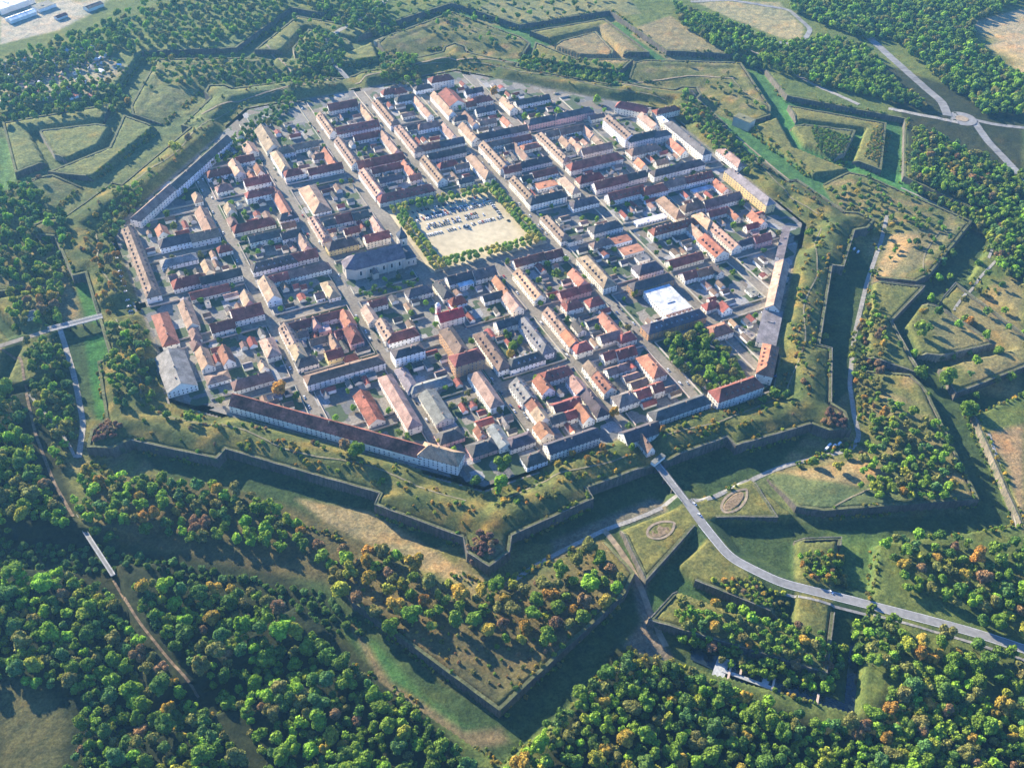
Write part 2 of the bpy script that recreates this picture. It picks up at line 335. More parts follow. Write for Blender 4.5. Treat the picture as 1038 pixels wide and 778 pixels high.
# ---------------------------------------------------------------- masonry walls
def h1(x, y): return float(terrain(np.array([x]), np.array([y]))[0])
STONE = (.125, .105, .09); M_TURF = mat_col('turf_wall_top', (.1, .105, .045), 1, s=.5, lo=.6, hi=1.4)  # STONE is darkened: the shade on the wall faces is in the colour
def wall_strip(name, pts, label, cat, thick=2.6, up=.7, inward=1, color=STONE, zb=-8.6, coping=True, zt=None):
    """masonry face along pts, body on its left when inward=1; top follows the bank behind it"""
    P = []
    for a, b in zip(pts, pts[1:]):
        a = Vector(a); b = Vector(b); n = max(1, round((b-a).length/8))
        for i in range(n): P.append(a.lerp(b, i/n))
    P.append(Vector(pts[-1]))
    N_ = []
    for i, p in enumerate(P):
        d1 = (P[i]-P[i-1]).normalized() if i else (P[1]-P[0]).normalized()
        d2 = (P[i+1]-P[i]).normalized() if i < len(P)-1 else d1
        n1 = Vector((-d1.y, d1.x))*inward; n2 = Vector((-d2.y, d2.x))*inward; n = n1+n2
        n = n1 if n.length < .2 else n.normalized()/max(.5, (n1+n2).length/2); N_.append(n)
    pin = [p+n*thick for p, n in zip(P, N_)]
    smp = [p+n*(thick+1.2) for p, n in zip(P, N_)]
    tz = terrain([p.x for p in smp], [p.y for p in smp]) if zt is None else np.full(len(P), zt)
    tz = np.maximum(tz, zb+1.5)+up
    if zt is None: tz = tz+np.random.RandomState(int(abs(P[0].x)+abs(P[0].y)*3)).uniform(-.35, .3, len(P))
    base = Vector((P[0].x, P[0].y, 0)); mb = MB(); mc = MB()
    bat = .6
    for i in range(len(P)-1):
        def c(v, z): return (v.x-base.x, v.y-base.y, z)
        o1, o2 = P[i]-N_[i]*bat, P[i+1]-N_[i+1]*bat
        mb.quad([c(o1, zb), c(o2, zb), c(P[i+1], tz[i+1]), c(P[i], tz[i])])
        mb.quad([c(pin[i], zb), c(pin[i], tz[i]), c(pin[i+1], tz[i+1]), c(pin[i+1], zb)])
        mb.quad([c(P[i], tz[i]), c(P[i+1], tz[i+1]), c(pin[i+1], tz[i+1]), c(pin[i], tz[i])], 1)
        a1, a2 = P[i]-N_[i]*.3, P[i+1]-N_[i+1]*.3; b1, b2 = P[i]+N_[i]*.5, P[i+1]+N_[i+1]*.5
        for lo, hi in ((0, 1),):
            mc.solid([c(a1, tz[i]+.02), c(a2, tz[i+1]+.02), c(b2, tz[i+1]+.02), c(b1, tz[i]+.02)], [c(a1, tz[i]+.4), c(a2, tz[i+1]+.4), c(b2, tz[i+1]+.4), c(b1, tz[i]+.4)])
    for j in (0, len(P)-1):
        o = P[j]-N_[j]*bat
        mb.quad([(o.x-base.x, o.y-base.y, zb), (P[j].x-base.x, P[j].y-base.y, tz[j]), (pin[j].x-base.x, pin[j].y-base.y, tz[j]), (pin[j].x-base.x, pin[j].y-base.y, zb)])
    root = bpy.data.objects.new(name, None); root.location = base; link(root)
    ob('masonry', mb.mesh('masonry', [M_MAS, M_TURF]), root, color=color)
    if coping and 'outwork' not in label and not any(q in label for q in ('upper', 'top', 'left gate', ' left corner', 'right corner', 'the right side')): ob('coping', mc.mesh('coping', M_MAS), root, color=(.17, .155, .13))
    tag(root, label, cat); return root
FN = {6: 'bottom gate side', 7: 'lower right side', 0: 'right side', 1: 'upper right side', 2: 'top side', 3: 'upper left side', 4: 'left gate side', 5: 'lower left side'}
BN = {5: 'bottom', 6: 'lower right', 7: 'right', 0: 'upper right', 1: 'top', 2: 'upper left', 3: 'left', 4: 'lower left'}
def W8(k, p):
    th = k*PI/4; return (p[0]*math.cos(th)-p[1]*math.sin(th), p[0]*math.sin(th)+p[1]*math.cos(th))
for k in range(8):
    f = lambda L: [W8(k, p) for p in L]
    nm = FN[k]
    for sg, w in ((-1, 'its first half'), (1, 'its second half')):
        line = [(407, 5*sg), (407, 73*sg), (419.5, 74*sg), (426, 155*sg)] if k % 2 == 0 else [(407, 0), (407, 73*sg), (419.5, 74*sg), (426, 155*sg)]
        wall_strip('curtain_wall', f(line), 'tall dark curtain wall of the town along the main ditch, '+nm, 'fortress wall', inward=1 if sg == 1 else -1)
    # bastion tower on the vertex
    tw = [(426, 155), (440, 164), (447, 185)]
    tw = tw+[mir(p) for p in reversed(tw[:2])]
    wall_strip('bastion_tower', f(tw), 'angular stone bastion tower at the '+BN[k]+' corner of the town wall', 'bastion', inward=1, up=1.2)
    cgl = CGH[:]; cgl = [(457, 83)]+cgl[1:]; cgl = cgl+[mir(p) for p in reversed(cgl[:-1])]
    if k != 4: wall_strip('counterguard_wall', f(cgl), 'long low stone wall round the arrow shaped outwork at the '+BN[k]+' corner', 'fortress wall', inward=1)
    if k not in (6, 5, 4): wall_strip('ravelin_wall', f([(525,-58),(540,-95),(635,0),(540,95),(525,58)]), 'V shaped stone wall of the outer ravelin on the '+nm, 'fortress wall', inward=1)
    if k not in (6, 5, 4): wall_strip('ravelin_redoubt', f([(505,-45),(525,-42),(580,0),(525,42),(505,45)]), 'small pointed stone redoubt inside the ravelin on the '+nm, 'fortress wall', inward=1, color=(.3,.25,.19))  # paler copy of the stone, sunlight on the redoubt painted in
    if k in (1, 3, 7): wall_strip('tenaille_wall', f([(453,-67),(508,-77),(476,0),(508,77),(453,67)]), 'low stone wall of the notched island in the ditch on the '+nm, 'fortress wall', inward=1)
    if k in (0, 1, 2): wall_strip('counterscarp_wall', f([(593,-246),(556,-118),(668,0),(556,118),(593,246)]), 'retaining wall on the outer bank of the ditch on the '+nm, 'fortress wall', inward=-1, up=.3, coping=False)
    if k == 7: wall_strip('counterscarp_wall', f([(593,-246),(556,-118)]), 'pale sunlit wall on the outer ditch bank near the right edge', 'fortress wall', inward=-1, up=.5, color=(.2,.17,.13))  # sunlit face put into a paler stone colour
# bottom gate side: ravelin interrupted by the road, islets each side of the causeway
wall_strip('ravelin_redoubt', [(-42,-525),(0,-580)], 'short dark redoubt wall above the tree covered ravelin by the road', 'fortress wall')
wall_strip('ravelin_wall', [(-58,-525),(-95,-540),(0,-635),(40,-596)], 'long stone ravelin wall above the lock basin near the bottom', 'fortress wall')
wall_strip('ravelin_wall', [(88,-547),(95,-540),(58,-525)], 'short stone ravelin wall stub right of the curving road', 'fortress wall', inward=1)
wall_strip('islet_wall', [(-67,-453),(-77,-508),(-10,-478)], 'stone edge of the small islet left of the bridge road', 'fortress wall')
wall_strip('islet_wall', [(12,-478),(60,-500),(67,-453)], 'stone edge of the small islet right of the bridge road', 'fortress wall')
# ---------------------------------------------------------------- roads, tracks, paths
def ribbon(name, pts, w, mt, lift=.18, z=None, kind=True, step=3.0):
    P = []
    for a, b in zip(pts, pts[1:]):
        a = Vector(a); b = Vector(b); n = max(1, round((b-a).length/step))
        for i in range(n): P.append(a.lerp(b, i/n))
    P.append(Vector(pts[-1]))
    for _ in range(14):  # round the corners
        P = [P[0]]+[(P[i-1]+P[i]*2+P[i+1])/4 for i in range(1, len(P)-1)]+[P[-1]]
    V, F = [], []; nc = max(2, int(w/2)+1)
    for i, p in enumerate(P):
        d = (P[min(i+1, len(P)-1)]-P[max(i-1, 0)]).normalized(); n = Vector((-d.y, d.x))
        for j in range(nc): q = p+n*w*(j/(nc-1)-.5); V.append((q.x, q.y))
    hz = terrain([v[0] for v in V], [v[1] for v in V]) if z is None else np.full(len(V), z)
    hz = hz.reshape(-1, nc)
    if z is None: hz = np.repeat(hz.max(axis=1, keepdims=True)*.5+hz.mean(axis=1, keepdims=True)*.5, nc, 1)*.6+hz*.4
    hz = hz.ravel()
    V = [(v[0], v[1], h+lift) for v, h in zip(V, hz)]
    for i in range(len(P)-1):
        for j in range(nc-1): a = i*nc+j; F.append((a, a+1, a+nc+1, a+nc))
    o = ob(name, mesh(name, V, F, mt)); o['kind'] = 'structure'; return o
def pxl(l, z=-2): return [G(a, b, z) for a, b in l]
ribbon('road', ROAD_S, 8.5, M_ROAD, .2)
def off(pts, d):
    r = []
    for i, p in enumerate(pts):
        a = Vector(pts[max(0, i-1)]); b = Vector(pts[min(len(pts)-1, i+1)]); n = (b-a).normalized(); r.append((p[0]-n.y*d, p[1]+n.x*d))
    return r
ribbon('footpath', off(ROAD_S[3:], -9), 2.2, M_PATH, .2)
ribbon('road_marking', off(ROAD_S[1:], 3.9), .22, M_LINE, .26); ribbon('road_marking', off(ROAD_S[1:], -3.9), .22, M_LINE, .26)
ribbon('road', ROAD_W, 6, M_ASPH, .2); ribbon('road', ROAD_N, 8, M_PATH, .2)
ribbon('path', pxl([(898,222),(893,245),(879,285),(866,340),(861,390),(866,425),(872,445),(862,456)], -7.9), 4.5, M_PATH)
ribbon('path', pxl([(862,456),(830,463),(800,470),(772,480),(748,493),(725,508),(700,512)], -6.5), 4.5, M_PATH)
ribbon('path', pxl([(688,506),(655,522),(612,537),(575,556),(540,575),(520,590)], -7.9), 4, M_PATH)
ribbon('path', pxl([(612,537),(622,548),(640,575),(652,600),(660,625),(675,655)], -7.9), 5, M_DIRT)
M_OLD = mat_col('leaf_littered_track', (.17, .12, .075), .95, s=.4, lo=.5, hi=1.3)
ribbon('dirt_track', pxl([(0,355),(22,362),(26,395),(36,440),(55,490),(75,525)], -2), 2.4, M_OLD, .25)
ribbon('dirt_track', pxl([(113,583),(140,630),(170,668),(195,695),(200,702)], -2), 1.9, M_OLD, .25)
ribbon('dirt_track', pxl([(60,330),(75,380),(85,430),(80,465)], -7.9), 5, M_PATH, .3)
ribbon('path', pxl([(30,400),(65,440),(75,460)], -2), 2.5, M_PATH, .3)
# highway and roundabout
HZ = -2.4
RB = G(975, 121, HZ)
ribbon('highway', pxl([(860,20),(885,42),(925,78),(955,104)], HZ)+[(RB[0]-14, RB[1]+14)], 13, M_ROAD, .3)
ribbon('highway', [(RB[0]+10, RB[1]-14)]+pxl([(1000,142),(1022,165),(1060,205)], HZ), 11, M_ROAD, .3)
ribbon('highway', [(RB[0]+14, RB[1]-6)]+pxl([(1005,126),(1060,132)], HZ), 8, M_ROAD, .3)
ribbon('highway', [(RB[0]-14, RB[1]-6)]+pxl([(930,118),(900,112)], HZ), 8, M_PATH, .3)
ribbon('path', pxl([(700,2),(740,0),(800,10),(822,30),(812,46),(790,44)], HZ), 8, M_ROAD, .3)
ribbon('path', pxl([(870,108),(820,85),(780,62),(740,45)], HZ), 7, M_PATH, .3)
rb = MB()
for i in range(40):
    a, b = 2*PI*i/40, 2*PI*(i+1)/40
    rb.quad([(math.cos(a)*9, math.sin(a)*9, 0), (math.cos(a)*20, math.sin(a)*20, 0), (math.cos(b)*20, math.sin(b)*20, 0), (math.cos(b)*9, math.sin(b)*9, 0)])
structure(ob('roundabout', rb.mesh('roundabout', M_ROAD), loc=(RB[0], RB[1], h1(*RB)+.5)))
ri = MB(); ri.cyl(0, 0, -.5, .35, 9, 8.6, 32)
structure(ob('traffic_island', ri.mesh('traffic_island', M_DIRT), loc=(RB[0], RB[1], h1(*RB)+.5)))
# small paths on the islets
for (px_, rx, ry, rot) in (((669,537), 15.5, 9.5, .1), ((744,508), 19.5, 8, .35)):
    c0 = G(px_[0], px_[1], -.6); pts = [(c0[0]+rx*math.cos(a)*math.cos(rot)-ry*math.sin(a)*math.sin(rot), c0[1]+rx*math.cos(a)*math.sin(rot)+ry*math.sin(a)*math.cos(rot)) for a in [2*PI*i/24 for i in range(25)]]
    ribbon('path', pts, 2.2, M_DIRT, .25)
for l in ([(1002,440),(1012,470),(1028,510),(1034,530)], [(1030,245),(1012,262),(985,290),(968,312)], [(915,185),(960,205),(1005,228),(1010,242),(1002,262)]):
    ribbon('path', pxl(l, 0), 3, M_PATH, .3)
for l in ([(205,120),(235,105),(300,90),(345,82)], [(360,84),(450,62),(540,66),(620,86),(660,95)], [(700,95),(740,125),(800,175),(850,205)], [(640,78),(700,75),(745,78)], [(300,75),(280,55),(270,45)]):
    ribbon('path', pxl(l, 2), 2.5, M_DIRT, .5)
rp = random.Random(4); M_TRACK = mat_col('worn_path', (.2, .17, .1), .95, s=.4)
for k in range(8):
    for s0, am in ((388, 4),):
        ribbon('path', [W8(k, (s0+am*math.sin(t*.05+k*1.7)+rp.uniform(-1, 1), t)) for t in range(-150 if k % 2 else 22, 151, 14)], 1.4, M_TRACK, .4)
        if k % 2 == 0: ribbon('path', [W8(k, (s0+am*math.sin(t*.05+k)+rp.uniform(-1, 1), -t)) for t in range(22, 151, 14)], 1.4, M_TRACK, .4)
    if k not in (5, 4): ribbon('path', [W8(k, (500+8*math.sin(t*.03+k)+t*.1, t)) for t in range(100, 200, 12)], 1.4, M_TRACK, .4)
# planted beds on the two islets
for (a, b, rx, ry, rot) in ((669,537,13,7,.1), (744,508,16,5.6,.35)):
    c0 = G(a, b, -.6); bd = MB(); n = 26; ring = [(math.cos(2*PI*i/n), math.sin(2*PI*i/n)) for i in range(n)]
    R = lambda f, z: [(rx*f*x*math.cos(rot)-ry*f*y*math.sin(rot), rx*f*x*math.sin(rot)+ry*f*y*math.cos(rot), z) for x, y in ring]
    bd.solid(R(1, -.6), R(.8, .22)); 
    o = ob('planted_bed', bd.mesh('planted_bed', mat_col('brown_soil_bed', (.2, .14, .08), .95, s=.5, lo=.5, hi=1.4)), loc=(c0[0], c0[1], h1(*c0)+.1)); tag(o, 'oval reddish brown planted bed on the islet '+('left' if a < 700 else 'right')+' of the bridge road', 'flower bed')
# ---------------------------------------------------------------- town floor and blocks
oct_ = [(372/math.cos(PI/8)*math.cos(PI/8+i*PI/4), 372/math.cos(PI/8)*math.sin(PI/8+i*PI/4)) for i in range(8)]
tf = MB(); tf.prism(oct_, -.2, 0); structure(ob('street', tf.mesh('street', M_ASPH)))
SX = [-340, -253, -168, -83, 0, 80, 161, 243, 335]; SY = [-345, -258, -173, -77, 0, 75, 157, 242, 330]
def clip_poly(P, a, b, c):
    r = []
    for i in range(len(P)):
        p, q = P[i-1], P[i]; dp = a*p[0]+b*p[1]-c; dq = a*q[0]+b*q[1]-c
        if dp <= 0: 
            if dq <= 0: r.append(q)
            else: t = dp/(dp-dq); r.append((p[0]+(q[0]-p[0])*t, p[1]+(q[1]-p[1])*t))
        elif dq <= 0:
            t = dp/(dp-dq); r.append((p[0]+(q[0]-p[0])*t, p[1]+(q[1]-p[1])*t)); r.append(q)
    return r
BLOCKS = []
HWST = 4.6
for i in range(8):
    for j in range(8):
        x0, x1, y0, y1 = SX[i]+HWST, SX[i+1]-HWST, SY[j]+HWST, SY[j+1]-HWST
        if i in (3, 4) and j in (3, 4): continue
        if i == 0: x0 = -400
        if i == 7: x1 = 400
        if j == 0: y0 = -400
        if j == 7: y1 = 400
        P = [(x0,y0),(x1,y0),(x1,y1),(x0,y1)]
        for k in range(8):
            if P: P = clip_poly(P, math.cos(k*PI/4), math.sin(k*PI/4), 366)
        if len(P) < 3: continue
        ar = abs(sum(P[q-1][0]*P[q][1]-P[q][0]*P[q-1][1] for q in range(len(P))))/2
        if ar < 250: continue
        BLOCKS.append((i, j, P))
mbk = MB()
for i, j, P in BLOCKS: mbk.prism(P, -.1, .13)
structure(ob('pavement', mbk.mesh('pavement', M_YARD)))
sq = MB(); sq.box(-72, 70, -67, 65, -.1, .12); structure(ob('square_ground', sq.mesh('square_ground', M_SAND)))
# ---------------------------------------------------------------- houses
ROOFC = {'r': (.25,.075,.055), 'R': (.24,.075,.05), 'o': (.36,.155,.09), 't': (.35,.225,.15), 'b': (.22,.14,.1), 'k': (.09,.078,.075), 'g': (.19,.175,.16), 'w': (.6,.61,.64), 'f': (.3,.3,.3), 'p': (.5,.32,.32)}  # 't': brown tile with sunlight put into the colour; 'k': with shade
WALLC = {'w': [(.84,.8,.72), (.84,.83,.8), (.8,.73,.6), (.84,.76,.64), (.74,.69,.6)], 'p': [(.66,.38,.34)], 'y': [(.68,.52,.24)], 'n': [(.52,.3,.16)]}
RN = {'r': 'dark red', 'R': 'patchy rust red', 'o': 'orange', 't': 'tan', 'b': 'brown', 'k': 'dark', 'g': 'grey', 'w': 'white', 'f': 'grey', 'p': 'pink'}
TN = {'g': 'gable', 'h': 'hipped', 'f': 'flat'}
WN = {'w': 'pale', 'p': 'pink', 'y': 'yellow', 'n': 'tan brick'}
WIN = {'W1':(110,130),'W2':(230,80),'W3':(350,60),'W4':(470,80),'W5':(590,90),'W6':(680,150),'W7':(110,240),'W8':(220,200),'W9':(340,190),'W10':(470,190),'W11':(600,200),'W12':(660,270),'W13':(150,310),'W14':(270,300),'W15':(390,290),'W16':(500,290),'W17':(340,370),'W18':(470,370),'W19':(590,340)}
def Pw(w, x, y):
    if w == 'P': return x, y
    if w == 'C8': return 758+x/3.7036, 190+y/3.7036
    o = WIN[w]; return o[0]+x/5.761, o[1]+y/5.761
wm = MB(); wm.box(-.62, .62, -.1, .03, -.05, 1.65, 1); wm.box(-.5, .5, -.14, -.1, .08, 1.52, 0)
WINDOW = wm.mesh('window', [M_GLASS, M_TRIM])
dm = MB(); dm.box(-.6, .6, -.1, .03, 0, 2.2, 0); DOOR = dm.mesh('door', [mat_col('door_wood', (.12,.07,.045), .7)])
cm = MB(); cm.box(-.55, .55, -.38, .38, -2.2, 1.0, 0); cm.box(-.65, .65, -.48, .48, 1.0, 1.15, 0); cm.box(-.35, -.05, -.2, .2, 1.15, 1.5, 0); cm.box(.05, .35, -.2, .2, 1.15, 1.5, 0)
CHIM = cm.mesh('chimney', [M_WALL])
dr = MB()   # dormer looking to -y
dr.quad([(-.9,0,0),(.9,0,0),(.9,0,1.4),(0,0,2.1),(-.9,0,1.4)], 0)
dr.quad([(-.9,0,0),(-.9,0,1.4),(-.9,2.6,1.4),(-.9,2.6,0)], 0); dr.quad([(.9,0,0),(.9,2.6,0),(.9,2.6,1.4),(.9,0,1.4)], 0)
dr.quad([(-1.1,-.25,1.25),(0,-.25,2.25),(0,3.2,2.25),(-1.1,3.2,1.25)], 1); dr.quad([(0,-.25,2.25),(1.1,-.25,1.25),(1.1,3.2,1.25),(0,3.2,2.25)], 1)
dr.quad([(-1.1,-.25,1.1),(-1.1,3.2,1.1),(0,3.2,2.1),(0,-.25,2.1)], 1); dr.quad([(0,-.25,2.1),(0,3.2,2.1),(1.1,3.2,1.1),(1.1,-.25,1.1)], 1)
dr.box(-.5, .5, -.05, .02, .3, 1.3, 2)
DORM = dr.mesh('dormer', [M_WALL, M_ROOF, M_GLASS])
def slab(mb, a, b, c, d, t=.28, m=0):
    """a roof plane with thickness"""
    n = (Vector(b)-Vector(a)).cross(Vector(d)-Vector(a)).normalized()*t
    if n.z < 0: n = -n
    lo = [Vector(p)-n for p in (a, b, c, d)]; mb.solid([tuple(p) for p in lo], [a, b, c, d], m)
def roof_mesh(L, Wd, E, Rh, ty, ins):
    mb = MB(); o = .45; hl, hw = L/2, Wd/2; dz = Rh/hw*o
    if ty == 'f':
        mb.box(-hl-.15, hl+.15, -hw-.15, hw+.15, E, E+.35)
        mb.box(-hl*.3, -hl*.3+min(3, hl*.4), -hw*.3, hw*.3, E+.35, E+1.1)
        return mb.mesh('roof', [M_ROOF])
    if ty == 'g':
        for sg in (-1, 1):
            slab(mb, (-hl-.35, sg*(hw+o), E-dz), (hl+.35, sg*(hw+o), E-dz), (hl+.35, 0, E+Rh), (-hl-.35, 0, E+Rh))
        mb.box(-hl-.36, hl+.36, -.18, .18, E+Rh-.12, E+Rh+.14)
    else:
        A = [(-hl-o, -hw-o, E-dz), (hl+o, -hw-o, E-dz), (hl+o, hw+o, E-dz), (-hl-o, hw+o, E-dz)]
        r1, r2 = (-hl+ins, 0, E+Rh), (hl-ins, 0, E+Rh)
        if hl-ins < .3: r1, r2 = (-.3, 0, E+Rh), (.3, 0, E+Rh)
        mb.quad([A[0], A[1], r2, r1]); mb.quad([A[2], A[3], r1, r2]); mb.quad([A[3], A[0], r1]); mb.quad([A[1], A[2], r2])
        B_ = [(p[0], p[1], p[2]-.25) for p in A]
        mb.quad([B_[3], B_[2], B_[1], B_[0]])
        for i in range(4): mb.quad([B_[i], B_[(i+1) % 4], A[(i+1) % 4], A[i]])
    return mb.mesh('roof', [M_ROOF])
def wall_mesh(L, Wd, E, Rh, ty):
    mb = MB(); hl, hw = L/2, Wd/2; z0 = -.3
    if ty == 'g':
        n = [(-hl,-hw,z0),(-hl,hw,z0),(-hl,hw,E-.02),(-hl,0,E+Rh-.3),(-hl,-hw,E-.02)]
        m2 = [(hl, p[1], p[2]) for p in n]; k = len(mb.v); mb.solid(n, m2)
    else: mb.box(-hl, hl, -hw, hw, z0, E)
    return mb.mesh('wall', [M_WALL])
FOOT = []
NW = 0
def house(x, y, rz, L, Wd, E, Rh, ty, rc, wc, label, cat='house', name=None, dormers=False, ins=None, rr=None, windows=True, z=.13, chim=True, rcol=None, wcol=None, wstep=3.7):
    global NW
    rr = rr or random.Random(int(x*7+y*13)); ins = Wd*.42 if ins is None else ins
    root = bpy.data.objects.new(name or {'house': 'town_house', 'outbuilding': 'outbuilding'}.get(cat, cat.replace(' ', '_')), None)
    root.location = (x, y, z); root.rotation_euler = (0, 0, rz); link(root)
    wcol = wcol or jit(rr.choice(WALLC[wc]), .07, rr); rcol = rcol or jit(ROOFC[rc], .24, rr)
    ob('wall', wall_mesh(L, Wd, E, Rh, ty), root, color=wcol)
    rf_ = ob('roof', roof_mesh(L, Wd, E, Rh, ty, ins), root, color=rcol)
    if rc == 'R': rf_.data.materials[0] = M_ROOF2
    FOOT.append((x, y, rz, L, Wd))
    hl, hw = L/2, Wd/2; tocam = Vector((CAM.x-x, CAM.y-y))
    if windows:
        sides = [(0, -1, L, hw, 0), (0, 1, L, hw, PI), (-1, 0, Wd, hl, -PI/2), (1, 0, Wd, hl, PI/2)]
        fl = max(1, round((E-.6)/3.1)); door = True; cnt = 0
        for nx_, ny_, ln, dist, a in sides:
            wn = Vector((nx_, ny_)); wn.rotate(Matrix.Rotation(rz, 2)) if False else None
            wx = nx_*math.cos(rz)-ny_*math.sin(rz); wy = nx_*math.sin(rz)+ny_*math.cos(rz)
            if wx*tocam.x+wy*tocam.y < 0 and not (wx > .5): continue
            if wx > .5 and wx*tocam.x+wy*tocam.y < 0: continue
            n = max(1, int((ln-1.6)/wstep))
            for f in range(fl):
                for i in range(n):
                    if cnt > 95: break
                    if rr.random() < .08 and fl > 1: continue
                    u = (i+.5)/n*ln-ln/2; zz = 1.1+f*(E/fl)
                    if zz+1.7 > E: zz = E-1.75
                    q = (u if ny_ == -1 else -u) if ny_ else 0
                    lx, ly = (q, ny_*(dist+.01)) if ny_ else (nx_*(dist+.01), u if nx_ == 1 else -u)
                    if door and f == 0 and i == n//2 and E > 3.5:
                        ob('door', DOOR, root, (lx, ly, 0), a); door = False; continue
                    ob('window', WINDOW, root, (lx, ly, zz), a, color=(.62, .6, .56)); cnt += 1; NW += 1
    if chim and ty != 'f':
        for i in range(1 if L < 20 else rr.choice((1, 2, 2, 3))):
            cx_ = rr.uniform(-hl*.75, hl*.75); cy_ = rr.choice((-1, 1))*rr.uniform(.3, hw*.25)
            ob('chimney', CHIM, rf_, (cx_, cy_, E+Rh+.3-abs(cy_)/hw*Rh), rr.choice((0, PI/2)), color=jit((.45, .3, .22), .2, rr))
    if dormers:
        n = min(16, max(2, int(L/6.2)))
        for sg in (-1, 1):
            for i in range(n):
                u = (i+.5)/n*(L-3)-(L-3)/2
                if ty == 'h' and abs(u) > hl-ins*.8: continue
                yy = sg*hw*.72
                ob('dormer', DORM, rf_, (u, yy, E+Rh*.28-.25), 0 if sg < 0 else PI, color=(.26, .17, .13) if rc != 'k' else (.3, .3, .32))
    tag(root, label, cat); return root
def place(x, y):
    def band(v, S, lo, hi):
        i = sum(1 for s in S if v > s)-1; return max(0, min(7, i))
    i, j = band(x, SX, 0, 0), band(y, SY, 0, 0)
    c = i-3 if i <= 3 else i-4; d = j-3 if j <= 3 else j-4
    if i in (3, 4): c = 0 
    if j in (3, 4): d = 0
    nw = {1: 'one', 2: 'two', 3: 'three'}
    side = 'left half' if i == 3 else 'right half'
    a = (nw[abs(c)]+(' left' if c < 0 else ' right')) if c else ('mid-left' if i == 3 else 'mid-right')
    b = (nw[abs(d)]+(' nearer' if d < 0 else ' beyond')) if d else ('level, front' if j == 3 else 'level, rear')
    return a+', '+b
